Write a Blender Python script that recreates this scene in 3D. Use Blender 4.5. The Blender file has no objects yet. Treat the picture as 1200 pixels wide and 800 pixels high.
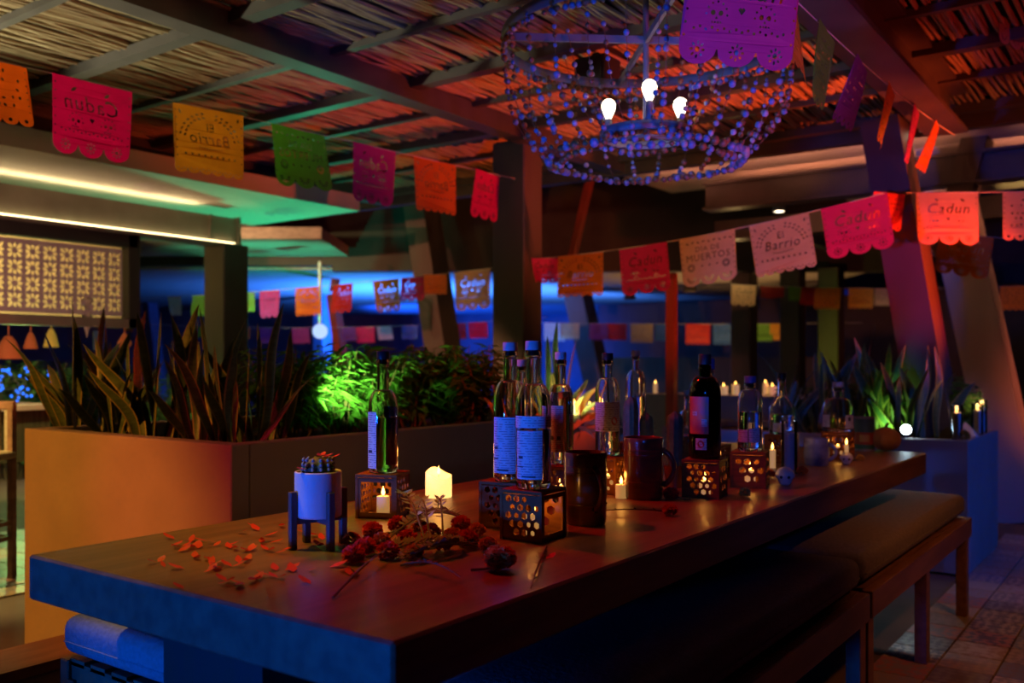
import bpy, math, random
from mathutils import Vector, Matrix, Euler
random.seed(7)
R = math.radians
SC = bpy.context.scene
COL = SC.collection

# ------------------------------------------------------------------ camera
YAW = R(35.8)
CZ = 1.15
F = 1083.0                      # focal length in pixels of the 1200x800 frame
HOR = 425.0                     # pixel row of the horizon
cam_d = bpy.data.cameras.new('camera')
cam = bpy.data.objects.new('camera', cam_d)
COL.objects.link(cam)
cam.location = (0, 0, CZ)
cam.rotation_euler = (R(90), 0, YAW)
cam_d.sensor_width = 36
cam_d.lens = F / 1200 * 36
cam_d.shift_y = (HOR - 400) / 1200
cam_d.clip_start = 0.05
cam_d.dof.use_dof = True
cam_d.dof.focus_distance = 2.3
cam_d.dof.aperture_fstop = 2.8
SC.camera = cam

# ------------------------------------------------------------------ world
w = bpy.data.worlds.new('night'); SC.world = w
w.use_nodes = True
w.node_tree.nodes['Background'].inputs[0].default_value = (0.10, 0.14, 0.40, 1)
w.node_tree.nodes['Background'].inputs[1].default_value = 0.006

# ------------------------------------------------------------------ lights
def spot(name, loc, target, energy, color, size=40, blend=0.6, radius=0.06):
    d = bpy.data.lights.new(name, 'SPOT'); d.energy = energy; d.color = color
    d.spot_size = R(size); d.spot_blend = blend; d.shadow_soft_size = radius
    o = bpy.data.objects.new(name, d); COL.objects.link(o); o.location = loc
    o.rotation_euler = (Vector(target) - Vector(loc)).to_track_quat('-Z', 'Y').to_euler()
    return o
def point(name, loc, energy, color, radius=0.03, parent=None):
    d = bpy.data.lights.new(name, 'POINT'); d.energy = energy; d.color = color; d.shadow_soft_size = radius
    o = bpy.data.objects.new(name, d); COL.objects.link(o); o.location = loc
    o.parent = parent
    return o
def area(name, loc, target, energy, color, sx, sy):
    d = bpy.data.lights.new(name, 'AREA'); d.energy = energy; d.color = color
    d.shape = 'RECTANGLE'; d.size = sx; d.size_y = sy
    o = bpy.data.objects.new(name, d); COL.objects.link(o); o.location = loc
    o.rotation_euler = (Vector(target) - Vector(loc)).to_track_quat('-Z', 'Y').to_euler()
    return o
BLUE = (0.002, 0.115, 1.0)
RED = (1.0, 0.012, 0.004)
# party spots of the terrace
spot('blue_spot', (-2.0, -2.4, 0.57), (-1.08, 1.6, 0.86), 560, BLUE, 34, 0.2, 0.15)
spot('blue_spot_front', (0.35, -0.3, 1.5), (-1.15, 3.0, 0.97), 50, BLUE, 15, 0.6, 0.1)
spot('blue_spot_high', (0.35, 1.25, 0.9), (-1.55, 2.95, 2.2), 110, BLUE, 40, 0.6)
spot('orange_flag_spot', (0.9, 3.0, 1.5), (-2.2, 5.25, 1.9), 380, (1.0, 0.25, 0.05), 26, 0.5)
spot('blue_spot_right', (2.6, 4.6, 1.7), (-0.7, 6.0, 0.3), 160, BLUE, 40, 0.5)
spot('red_table_spot', (-2.45, 1.9, 2.66), (-1.15, 2.0, 0.75), 88, RED, 60, 0.7)
spot('red_foliage_spot', (0.05, 4.9, 1.7), (-2.85, 3.7, 1.1), 420, (1.0, 0.05, 0.008), 22, 0.8)
spot('red_ceiling_spot', (0.85, 5.75, 0.5), (-2.6, 5.15, 2.8), 900, (1.0, 0.085, 0.018), 42, 0.8)
spot('red_beam_spot', (0.9, 3.8, 0.8), (-1.0, 5.4, 2.8), 50, (1.0, 0.02, 0.006), 60, 0.8)
spot('red_ceiling_right', (0.95, 2.7, 0.9), (-1.2, 3.1, 2.5), 95, (1.0, 0.09, 0.06), 60, 0.8)
spot('red_back_spot', (0.1, 5.3, 1.6), (-6.0, 8.4, 1.9), 220, (1.0, 0.02, 0.005), 40, 0.8)
spot('cream_ceiling_spot', (-5.4, 1.0, 1.3), (-3.9, 2.3, 2.75), 430, (1.0, 0.92, 0.56), 54, 0.7)
spot('amber_wall_spot', (-4.3, -1.6, 2.0), (-3.4, 1.82, 0.45), 520, (1.0, 0.30, 0.025), 32, 0.7)
spot('magenta_wall_spot', (-2.9, -1.5, 2.2), (-2.66, 1.82, 0.66), 170, (1.0, 0.02, 0.05), 22, 0.9)
spot('olive_table_spot', (-2.3, 1.0, 2.66), (-1.76, 1.36, 0.75), 80, (1.0, 0.66, 0.05), 33, 0.9)
spot('green_plant_spot', (-2.75, 2.55, 0.98), (-3.05, 3.1, 1.16), 60, (0.62, 1.0, 0.24), 62, 0.9, 0.02)
spot('amber_tile_spot', (-5.0, 1.0, 2.2), (-5.3, 2.6, 0.0), 320, (1.0, 0.66, 0.20), 60, 0.7)
spot('salmon_column_spot', (0.6, 6.0, 0.4), (-0.4, 7.9, 0.9), 160, (1.0, 0.17, 0.09), 44, 0.9)
spot('salmon_flag_spot', (1.0, 5.5, 1.7), (-0.5, 6.1, 2.25), 55, (1.0, 0.16, 0.04), 34, 0.6)
spot('warm_floor_spot', (0.8, 3.2, 2.5), (-0.35, 3.9, 0.0), 45, (1.0, 0.26, 0.05), 60, 0.8)
# far room, its ceiling washers and the added flag fills
spot('far_blue_wash', (-9.94, 10.7, 0.5), (-10.2, 10.9, 2.4), 1900, (0.03, 0.19, 1.0), 150, 0.8)
spot('far_blue_wash_two', (-7.5, 12.46, 0.5), (-7.6, 12.6, 2.4), 900, (0.05, 0.22, 1.0), 140, 0.8)
spot('far_warm_wash', (-5.0, 11.5, 0.5), (-4.9, 11.6, 2.4), 110, (1.0, 0.50, 0.16), 130, 0.8)
spot('far_wall_blue', (-13.5, 12.0, 1.0), (-12.0, 20.0, 0.8), 5000, (0.006, 0.08, 1.0), 90, 0.7)
spot('far_flag_fill', (-8.4, 2.0, 2.1), (-7.6, 8.3, 2.0), 700, (1.0, 0.26, 0.13), 38, 0.6)  # added out of view to brighten the far flags from the front
spot('far_flag_fill_warm', (-3.3, 4.4, 0.6), (-5.35, 6.9, 2.0), 110, (1.0, 0.46, 0.20), 42, 0.7)  # added unseen behind the planter to brighten the far flags warmly
spot('teal_canopy_spot', (-6.6, 6.1, 0.7), (-6.1, 5.0, 2.5), 130, (0.02, 1.0, 0.45), 80, 0.8)
spot('teal_flag_spot', (-8.0, 6.0, 0.5), (-8.6, 7.4, 2.5), 200, (0.02, 1.0, 0.50), 75, 0.8)
spot('column_green_spot', (-3.6, 9.4, 0.4), (-2.6, 11.2, 1.6), 60, (0.60, 0.80, 0.06), 60, 0.8)

SC.view_settings.view_transform = 'Standard'
SC.view_settings.look = 'None'
SC.view_settings.exposure = 0.0
SC.view_settings.gamma = 1.0
SC.view_settings.use_curve_mapping = False
SC.cycles.use_denoising = True
SC.cycles.max_bounces = 10
SC.cycles.diffuse_bounces = 1
SC.cycles.glossy_bounces = 4
SC.cycles.transmission_bounces = 9
SC.cycles.transparent_max_bounces = 8
SC.cycles.sample_clamp_indirect = 4.0
SC.cycles.caustics_reflective = False
SC.cycles.caustics_refractive = False

# ------------------------------------------------------------------ places from the photograph
sY, cY = math.sin(YAW), math.cos(YAW)
def at(px, py, d):
    """the real point seen at a pixel, at a depth in metres"""
    l = (px - 600) / F * d
    return Vector((-sY * d + cY * l, cY * d + sY * l, CZ + (HOR - py) / F * d))
def at_z(px, py, z):
    return at(px, py, (CZ - z) * F / (py - HOR))
def at_x(px, py, X):
    return at(px, py, X / (-sY + cY * (px - 600) / F))
def at_y(px, py, Y):
    return at(px, py, Y / (cY + sY * (px - 600) / F))

# ------------------------------------------------------------------ mesh building
class MB:
    def __init__(s): s.v = []; s.f = []; s.m = []
    def add(s, vs, fs, mi=0):
        o = len(s.v); s.v += [tuple(v) for v in vs]; s.f += [tuple(i + o for i in f) for f in fs]; s.m += [mi] * len(fs)
        return s
    def box(s, c, size, rot=None, mi=0, bev=0.0):
        hx, hy, hz = size[0] / 2, size[1] / 2, size[2] / 2
        M = rot if rot is not None else Matrix.Identity(3)
        c = Vector(c)
        if bev > 0:
            b = min(bev, hx * .9, hy * .9, hz * .9)
            vs = []; idx = {}
            for sx in (-1, 1):
                for sy in (-1, 1):
                    for sz in (-1, 1):
                        for ax in range(3):
                            p = [sx * (hx - b), sy * (hy - b), sz * (hz - b)]
                            p[ax] += (sx, sy, sz)[ax] * b
                            idx[(sx, sy, sz, ax)] = len(vs); vs.append(c + M @ Vector(p))
            fs = []
            for ax in range(3):
                a1, a2 = (ax + 1) % 3, (ax + 2) % 3
                for sg in (-1, 1):
                    loop = []
                    for u, v in ((-1, -1), (1, -1), (1, 1), (-1, 1)):
                        k = [0, 0, 0]; k[ax] = sg; k[a1] = u; k[a2] = v
                        loop.append(idx[(k[0], k[1], k[2], ax)])
                    fs.append(loop if sg > 0 else loop[::-1])
            for ax in range(3):
                a1, a2 = (ax + 1) % 3, (ax + 2) % 3
                for u in (-1, 1):
                    for v in (-1, 1):
                        def g(e, a):
                            k = [0, 0, 0]; k[ax] = e; k[a1] = u; k[a2] = v
                            return idx[(k[0], k[1], k[2], a)]
                        loop = [g(-1, a1), g(1, a1), g(1, a2), g(-1, a2)]
                        fs.append(loop[::-1] if u * v > 0 else loop)
            for sx in (-1, 1):
                for sy in (-1, 1):
                    for sz in (-1, 1):
                        t = [idx[(sx, sy, sz, a)] for a in range(3)]
                        fs.append(t if sx * sy * sz > 0 else t[::-1])
            return s.add(vs, fs, mi)
        vs = [c + M @ Vector((x * hx, y * hy, z * hz)) for z in (-1, 1) for y in (-1, 1) for x in (-1, 1)]
        return s.add(vs, [(0, 2, 3, 1), (4, 5, 7, 6), (0, 1, 5, 4), (2, 6, 7, 3), (0, 4, 6, 2), (1, 3, 7, 5)], mi)
    def bb(s, x0, x1, y0, y1, z0, z1, mi=0, bev=0.0):
        return s.box(((x0 + x1) / 2, (y0 + y1) / 2, (z0 + z1) / 2), (abs(x1 - x0), abs(y1 - y0), abs(z1 - z0)), None, mi, bev)
    def bar(s, p0, p1, wx, wy, up=(0, 0, 1), mi=0):
        p0, p1 = Vector(p0), Vector(p1); d = p1 - p0
        z = d.normalized(); u = Vector(up)
        if abs(z.dot(u)) > .98: u = Vector((0, 1, 0))
        x = u.cross(z).normalized(); y = z.cross(x)
        M = Matrix((x, y, z)).transposed()
        return s.box((p0 + p1) / 2, (wx, wy, d.length), M, mi)
    def tube(s, pts, rad, n=6, mi=0, cap=True):
        pts = [Vector(p) for p in pts]
        if not isinstance(rad, (list, tuple)): rad = [rad] * len(pts)
        base = len(s.v); u = None
        for i, p in enumerate(pts):
            t = (pts[min(i + 1, len(pts) - 1)] - pts[max(i - 1, 0)])
            t = t.normalized() if t.length > 1e-9 else Vector((0, 0, 1))
            if u is None:
                u = Vector((1, 0, 0)) if abs(t.x) < .8 else Vector((0, 1, 0))
            u = (u - t * u.dot(t)).normalized(); v = t.cross(u)
            for k in range(n):
                a = 2 * math.pi * k / n
                s.v.append(tuple(p + (u * math.cos(a) + v * math.sin(a)) * rad[i]))
        for i in range(len(pts) - 1):
            for k in range(n):
                a = base + i * n + k; b = base + i * n + (k + 1) % n
                s.f.append((a, b, b + n, a + n)); s.m.append(mi)
        if cap:
            s.f.append(tuple(base + k for k in range(n))[::-1]); s.m.append(mi)
            e = base + (len(pts) - 1) * n
            s.f.append(tuple(e + k for k in range(n))); s.m.append(mi)
        return s
    def lathe(s, prof, n=24, c=(0, 0, 0), mi=0, a0=0.0, a1=None):
        """profile of (radius, height); closed round unless an arc is asked for"""
        full = a1 is None
        base = len(s.v); m = n if full else n + 1
        for r, z in prof:
            for k in range(m):
                a = a0 + (2 * math.pi * k / n if full else (a1 - a0) * k / n)
                s.v.append((c[0] + max(r, 1e-5) * math.cos(a), c[1] + max(r, 1e-5) * math.sin(a), c[2] + z))
        for i in range(len(prof) - 1):
            for k in range(n):
                a = base + i * m + k; b = base + i * m + ((k + 1) % n if full else k + 1)
                s.f.append((a, b, b + m, a + m)); s.m.append(mi)
        return s
    def ball(s, c, r, n=8, rings=5, mi=0, sz=1.0):
        pr = [(r * math.sin(math.pi * i / rings), -r * sz * math.cos(math.pi * i / rings)) for i in range(rings + 1)]
        return s.lathe(pr, n, c, mi)
    def mesh(s, name, mats, smooth=False):
        me = bpy.data.meshes.new(name); me.from_pydata(s.v, [], s.f)
        for m in (mats if isinstance(mats, (list, tuple)) else [mats]): me.materials.append(m)
        for p, mi in zip(me.polygons, s.m):
            p.material_index = mi; p.use_smooth = smooth
        me.validate(); me.update()
        return me

def obj(name, mb, mat, parent=None, loc=(0, 0, 0), rot=(0, 0, 0), smooth=False, label=None, kind=None):
    me = mb if isinstance(mb, bpy.types.Mesh) else mb.mesh(name, mat, smooth)
    o = bpy.data.objects.new(name, me); COL.objects.link(o)
    o.location = loc; o.rotation_euler = rot; o.parent = parent
    if label: o['label'] = label
    if kind: o['kind'] = kind
    return o
def tag(o, label, cat, group=None, kind=None):
    o['label'] = label
    if cat: o['category'] = cat
    if group: o['group'] = group
    if kind: o['kind'] = kind
    return o
def thing(name, label, cat, loc=(0, 0, 0), rz=0.0, group=None):
    o = bpy.data.objects.new(name, None); COL.objects.link(o)
    o.empty_display_size = .05
    o.location = loc; o.rotation_euler = (0, 0, rz)
    return tag(o, label, cat, group)
def struct(name, mb, mat, label=None, smooth=False):
    o = obj(name, mb, mat, smooth=smooth); o['kind'] = 'structure'
    if label: o['label'] = label
    return o
def sharp(me, ang=40):
    try: me.set_sharp_from_angle(angle=R(ang))
    except Exception: pass

class Letter(list): pass
def inside(p, lp):
    c = False
    for i in range(len(lp)):
        a, b = lp[i], lp[i - 1]
        if (a[1] > p[1]) != (b[1] > p[1]) and p[0] < (b[0] - a[0]) * (p[1] - a[1]) / (b[1] - a[1]) + a[0]: c = not c
    return c
def meets(l1, l2, g):
    if any(inside(p, l2) for p in l1) or any(inside(p, l1) for p in l2): return True
    for i in range(len(l1)):
        a, b = Vector(l1[i - 1]), Vector(l1[i])
        for j in range(len(l2)):
            c, d = Vector(l2[j - 1]), Vector(l2[j])
            if (a - c).length < g: return True
            r, q = b - a, d - c; den = r.x * q.y - r.y * q.x
            if abs(den) < 1e-14: continue
            t = ((c.x - a.x) * q.y - (c.y - a.y) * q.x) / den; u = ((c.x - a.x) * r.y - (c.y - a.y) * r.x) / den
            if -.05 <= t <= 1.05 and -.05 <= u <= 1.05: return True
    return False
def cut_sheet(name, outer, holes, thick, mats, bend=None):
    """a flat sheet with real cut-outs; drawn in x (across) and z (up), thickness along y"""
    keep = []; boxes = []
    for hl in holes:
        letter = isinstance(hl, Letter)
        x0, x1 = min(p[0] for p in hl), max(p[0] for p in hl); y0, y1 = min(p[1] for p in hl), max(p[1] for p in hl)
        g = .0012
        if not letter and any(x0 - g < b_[1] and x1 + g > b_[0] and y0 - g < b_[3] and y1 + g > b_[2] and meets(hl, l_, g) for b_, l_ in boxes): continue
        boxes.append(((x0, x1, y0, y1), hl)); keep.append(list(hl))
    holes = keep
    cu = bpy.data.curves.new('sheet', 'CURVE'); cu.dimensions = '2D'; cu.fill_mode = 'BOTH'
    cu.extrude = thick / 2
    for loop in [outer] + holes:
        sp = cu.splines.new('POLY'); sp.points.add(len(loop) - 1)
        for p, q in zip(sp.points, loop): p.co = (q[0], q[1], 0, 1)
        sp.use_cyclic_u = True
    o = bpy.data.objects.new('sheet', cu)
    me = bpy.data.meshes.new_from_object(o)
    bpy.data.objects.remove(o); bpy.data.curves.remove(cu)
    for v in me.vertices:
        x, y, z = v.co
        v.co = (x, -z + (bend(x, y) if bend else 0.0), y)
    me.name = name; me.materials.clear()
    for m in (mats if isinstance(mats, (list, tuple)) else [mats]): me.materials.append(m)
    me.update()
    return me
def ring2(cx, cy, r, n=8, ry=None, rot=0.0):
    ry = r if ry is None else ry
    out = []
    for k in range(n):
        a = 2 * math.pi * k / n
        x, y = r * math.cos(a), ry * math.sin(a)
        out.append((cx + x * math.cos(rot) - y * math.sin(rot), cy + x * math.sin(rot) + y * math.cos(rot)))
    return out
def petal2(cx, cy, ln, wd, rot):
    pts = [(0, 0), (ln * .3, wd * .45), (ln * .65, wd * .5), (ln, 0), (ln * .65, -wd * .5), (ln * .3, -wd * .45)]
    return [(cx + x * math.cos(rot) - y * math.sin(rot), cy + x * math.sin(rot) + y * math.cos(rot)) for x, y in pts]
def text_loops(txt, cx, cy, size, shear=0.0, arch=0.0):
    """outlines of lettering, as loops to cut out of a sheet"""
    cu = bpy.data.curves.new('letters', 'FONT'); cu.body = txt; cu.size = size
    cu.align_x = 'CENTER'; cu.align_y = 'CENTER'; cu.resolution_u = 2; cu.shear = shear; cu.space_character = 1.12
    o = bpy.data.objects.new('letters', cu)
    me = bpy.data.meshes.new_from_object(o)
    ed = {}
    for p in me.polygons:
        for a, b in p.edge_keys:
            ed[(a, b)] = ed.get((a, b), 0) + 1
    nb = {}
    for (a, b), c in ed.items():
        if c == 1: nb.setdefault(a, []).append(b); nb.setdefault(b, []).append(a)
    loops = []; seen = set()
    for st in list(nb):
        if st in seen: continue
        lp = [st]; seen.add(st); cur = st
        while True:
            nx = [q for q in nb[cur] if q not in seen]
            if not nx: break
            cur = nx[0]; seen.add(cur); lp.append(cur)
        if len(lp) > 2:
            loops.append(Letter([(cx + me.vertices[i].co.x, cy + me.vertices[i].co.y - arch * me.vertices[i].co.x ** 2) for i in lp]))
    bpy.data.objects.remove(o); bpy.data.curves.remove(cu); bpy.data.meshes.remove(me)
    return loops

# ------------------------------------------------------------------ materials
def mat(name, c, rough=.5, metal=0.0, c2=None, scale=8.0, stretch=(1, 1, 1), bump=0.0, emit=None, es=0.0, spec=.5, detail=4.0, coat=0.0):
    m = bpy.data.materials.new(name); m.use_nodes = True
    nt = m.node_tree; b = nt.nodes['Principled BSDF']
    b.inputs['Base Color'].default_value = (*c, 1); b.inputs['Roughness'].default_value = rough
    b.inputs['Metallic'].default_value = metal; b.inputs['Specular IOR Level'].default_value = spec
    b.inputs['Coat Weight'].default_value = coat; b.inputs['Coat Roughness'].default_value = .08
    if emit: b.inputs['Emission Color'].default_value = (*emit, 1); b.inputs['Emission Strength'].default_value = es
    c2 = c2 if c2 else tuple(x * .8 for x in c)
    tc = nt.nodes.new('ShaderNodeTexCoord'); mp = nt.nodes.new('ShaderNodeMapping'); mp.inputs['Scale'].default_value = stretch
    nz = nt.nodes.new('ShaderNodeTexNoise'); nz.inputs['Scale'].default_value = scale; nz.inputs['Detail'].default_value = detail
    nt.links.new(tc.outputs['Object'], mp.inputs[0]); nt.links.new(mp.outputs[0], nz.inputs['Vector'])
    rp = nt.nodes.new('ShaderNodeValToRGB'); rp.color_ramp.elements[0].position = .35; rp.color_ramp.elements[1].position = .65
    rp.color_ramp.elements[0].color = (*c2, 1); rp.color_ramp.elements[1].color = (*c, 1)
    nt.links.new(nz.outputs[0], rp.inputs[0]); nt.links.new(rp.outputs[0], b.inputs['Base Color'])
    if bump:
        bp = nt.nodes.new('ShaderNodeBump'); bp.inputs['Strength'].default_value = bump; bp.inputs['Distance'].default_value = .01
        nt.links.new(nz.outputs[0], bp.inputs['Height']); nt.links.new(bp.outputs[0], b.inputs['Normal'])
    return m
def glass(name, tint=(1, 1, 1), rough=0.0, ior=1.46):
    m = bpy.data.materials.new(name); m.use_nodes = True
    b = m.node_tree.nodes['Principled BSDF']
    b.inputs['Base Color'].default_value = (*tint, 1); b.inputs['Roughness'].default_value = rough
    b.inputs['Transmission Weight'].default_value = 1.0; b.inputs['IOR'].default_value = ior
    return m
def glow(name, c, s):
    m = bpy.data.materials.new(name); m.use_nodes = True
    nt = m.node_tree; nt.nodes.clear()
    e = nt.nodes.new('ShaderNodeEmission'); e.inputs[0].default_value = (*c, 1); e.inputs[1].default_value = s
    o = nt.nodes.new('ShaderNodeOutputMaterial'); nt.links.new(e.outputs[0], o.inputs[0])
    return m
def tissue(name, c, tr=.5):
    m = bpy.data.materials.new(name); m.use_nodes = True
    nt = m.node_tree; b = nt.nodes['Principled BSDF']; out = nt.nodes['Material Output']
    b.inputs['Roughness'].default_value = .55
    tc = nt.nodes.new('ShaderNodeTexCoord'); nz = nt.nodes.new('ShaderNodeTexNoise'); nz.inputs['Scale'].default_value = 14
    nt.links.new(tc.outputs['Object'], nz.inputs['Vector'])
    rp = nt.nodes.new('ShaderNodeValToRGB'); rp.color_ramp.elements[0].color = (*[x * .8 for x in c], 1); rp.color_ramp.elements[1].color = (*c, 1)
    nt.links.new(nz.outputs[0], rp.inputs[0]); nt.links.new(rp.outputs[0], b.inputs['Base Color'])
    t = nt.nodes.new('ShaderNodeBsdfTranslucent'); nt.links.new(rp.outputs[0], t.inputs[0])
    mx = nt.nodes.new('ShaderNodeMixShader'); mx.inputs[0].default_value = tr
    nt.links.new(b.outputs[0], mx.inputs[1]); nt.links.new(t.outputs[0], mx.inputs[2]); nt.links.new(mx.outputs[0], out.inputs[0])
    return m

M = {}
M['wood'] = mat('table_wood', (.25, .12, .075), .40, 0, (.15, .07, .045), 3.0, (9, .8, 9), .05, coat=.05)
M['bench_wood'] = mat('bench_wood', (.30, .15, .08), .45, 0, (.19, .09, .05), 4, (6, 1, 6), .05)
M['dark_wood'] = mat('dark_wood', (.05, .025, .015), .5, 0, (.03, .02, .018), 6, (6, 6, 1))
M['cushion'] = mat('cushion_fabric', (.28, .27, .29), .9, 0, (.22, .21, .23), 90, (1, 1, 1), .15, spec=.1)
M['planter'] = mat('planter_plaster', (.36, .32, .31), .8, 0, (.32, .285, .275), 5, (1, 1, 1), .03, spec=.2)
M['soil'] = mat('soil', (.06, .045, .03), .95, 0, (.03, .02, .015), 30, (1, 1, 1), .6, spec=.1)
M['reed'] = mat('reed', (.46, .38, .25), .7, 0, (.27, .20, .12), 5, (30, .8, 30), .1, spec=.2)
M['board'] = mat('roof_board', (.03, .025, .02), .9)
M['steel'] = mat('beam_paint', (.09, .083, .085), .42, .1, (.07, .065, .068), 6)
M['column'] = mat('column_paint', (.085, .072, .065), .55, .0, (.065, .055, .05), 4, (1, 1, .4))
M['canopy'] = mat('canopy_plaster', (.72, .68, .62), .75, 0, (.66, .62, .57), 3, spec=.2)
M['bronze'] = mat('beam_bronze', (.34, .31, .24), .38, .35, (.27, .25, .19), 5)
M['lattice'] = mat('lattice_paint', (.62, .50, .52), .6, 0, (.55, .44, .46), 10)
M['dark'] = mat('dark_paint', (.035, .03, .03), .6)
M['wall'] = mat('far_wall', (.16, .15, .17), .85, 0, (.12, .11, .13), 2)
M['green_wall'] = mat('far_curtain', (.10, .10, .06), .9, 0, (.05, .05, .03), 3, (14, 14, .3))
M['far_ceiling'] = mat('far_ceiling', (.46, .43, .40), .8, 0, (.33, .31, .29), 4, (.6, 6, 6))
M['cord'] = mat('cord', (.75, .72, .68), .6)
M['led'] = glow('led_warm', (1.0, .74, .36), 5.5)
M['led_top'] = glow('led_top', (1.0, .74, .36), 16)
M['led_salmon'] = glow('led_salmon', (1.0, .30, .15), 12)
M['bulb'] = glow('bulb_glow', (1.0, .80, .58), 7)
M['flame'] = glow('flame', (1.0, .45, .08), 11)
M['fairy'] = glow('fairy_blue', (.02, .16, 1.0), 3)
M['beam_lamp'] = glow('white_lamp', (.62, .88, 1.0), 120)
M['downlight'] = glow('downlight', (1.0, .82, .55), 9)
M['glass'] = glass('clear_glass')
M['dark_glass'] = glass('dark_glass', (.03, .018, .012))
def thin_glass(name, tint):
    m = bpy.data.materials.new(name); m.use_nodes = True
    nt = m.node_tree; nt.nodes.clear()
    t = nt.nodes.new('ShaderNodeBsdfTransparent'); t.inputs[0].default_value = (*tint, 1)
    g = nt.nodes.new('ShaderNodeBsdfGlossy'); g.inputs['Roughness'].default_value = .05
    f = nt.nodes.new('ShaderNodeFresnel'); f.inputs[0].default_value = 1.45
    mx = nt.nodes.new('ShaderNodeMixShader'); o = nt.nodes.new('ShaderNodeOutputMaterial')
    nt.links.new(f.outputs[0], mx.inputs[0]); nt.links.new(t.outputs[0], mx.inputs[1]); nt.links.new(g.outputs[0], mx.inputs[2]); nt.links.new(mx.outputs[0], o.inputs[0])
    return m
M['frost'] = thin_glass('veladora_glass', (.93, .94, .98))
M['spirit'] = glass('spirit', (1, 1, 1), 0, 1.34)
M['amber_spirit'] = glass('amber_spirit', (.85, .45, .12), 0, 1.34)
M['black_cap'] = mat('black_cap', (.02, .02, .025), .35)
M['white_cap'] = mat('pale_cap', (.62, .62, .66), .4)
M['blue_cap'] = mat('blue_cap', (.12, .22, .62), .35)
M['cork'] = mat('cork', (.46, .28, .15), .8, 0, (.34, .2, .1), 80)
M['wax'] = mat('wax', (.9, .82, .64), .45, emit=(1.0, .50, .14), es=.35, spec=.3)  # emission stands in for flame light soaking through the wax
M['wax_lit'] = mat('wax_lit', (.95, .84, .62), .45, emit=(1.0, .56, .17), es=1.7, spec=.3)  # stronger emission for the pillar, as if lit by its flame from within
M['wax_dim'] = mat('wax_white', (.85, .8, .74), .5)
M['lantern'] = mat('lantern_wood', (.30, .10, .018), .6, 0, (.20, .065, .012), 12, (1, 1, 6), spec=.2)
M['clay'] = mat('glazed_clay', (.22, .08, .035), .22, 0, (.13, .055, .03), 12, (1, 1, 3), .05, coat=.3)
M['enamel'] = mat('enamel', (.05, .07, .16), .25, 0, (.6, .6, .62), 7, (1, 1, 1), coat=.4)
M['pot'] = mat('white_pot', (.75, .75, .77), .55, 0, (.68, .68, .7), 20)
M['black_wood'] = mat('black_stand', (.10, .09, .10), .5)
M['cactus'] = mat('cactus', (.06, .12, .06), .7, 0, (.10, .16, .09), 60)
M['snake'] = mat('snake_leaf', (.08, .14, .07), .45, 0, (.04, .08, .045), 4, (3, 3, 16))
M['snake_edge'] = mat('snake_margin', (.34, .30, .10), .45)
M['leaf'] = tissue('fine_leaf', (.10, .30, .05), .35)
M['leaf_dark'] = tissue('broad_leaf', (.07, .18, .05), .3)
M['stem'] = mat('stem', (.12, .09, .05), .8)
M['marigold'] = tissue('marigold', (.80, .20, .03), .25)
M['marigold_y'] = tissue('marigold_pale', (.85, .50, .10), .25)
M['petal'] = tissue('petal_red', (.85, .05, .03), .2)
M['dry'] = mat('dry_sprig', (.16, .11, .07), .8, 0, (.10, .06, .04), 20)
M['silver_leaf'] = mat('silver_leaf', (.30, .36, .40), .6)
M['ring'] = mat('ring_metal', (.34, .36, .40), .5, .2, (.26, .28, .32), 12)
M['bead_a'] = mat('bead_blue', (.28, .34, .55), .35)
M['bead_b'] = mat('bead_brown', (.36, .16, .06), .4)
M['bead_c'] = mat('bead_pale', (.66, .58, .60), .35)
M['ceramic'] = mat('skull_white', (.82, .78, .74), .4)
M['pumpkin'] = mat('pumpkin', (.62, .32, .18), .5, 0, (.5, .25, .14), 10)
M['terracotta'] = mat('bell_terracotta', (.62, .20, .06), .7, emit=(1.0, .20, .04), es=.10)  # weak emission makes the clay look lit
M['bell_yellow'] = mat('bell_yellow', (.80, .62, .10), .7, emit=(1.0, .7, .08), es=.14)  # lit look put into the yellow clay by emission
M['bell_blue'] = mat('bell_blue', (.06, .16, .32), .7)
M['bell_white'] = mat('bell_white', (.7, .62, .46), .7)
M['rattan'] = mat('rattan', (.50, .40, .26), .6, 0, (.35, .27, .16), 30, (1, 1, 5))
M['cloth'] = mat('cloth', (.7, .7, .74), .85)
TIS = {k: tissue('tissue_' + k, c, .5) for k, c in dict(
    pink=(.85, .03, .28), yellow=(.88, .50, .07), green=(.22, .58, .10), magenta=(.72, .07, .42), orange=(.90, .30, .04),
    cream=(.80, .62, .42), red=(.72, .05, .05), purple=(.32, .10, .50), white=(.85, .80, .76), blue=(.08, .25, .75)).items()}

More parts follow.
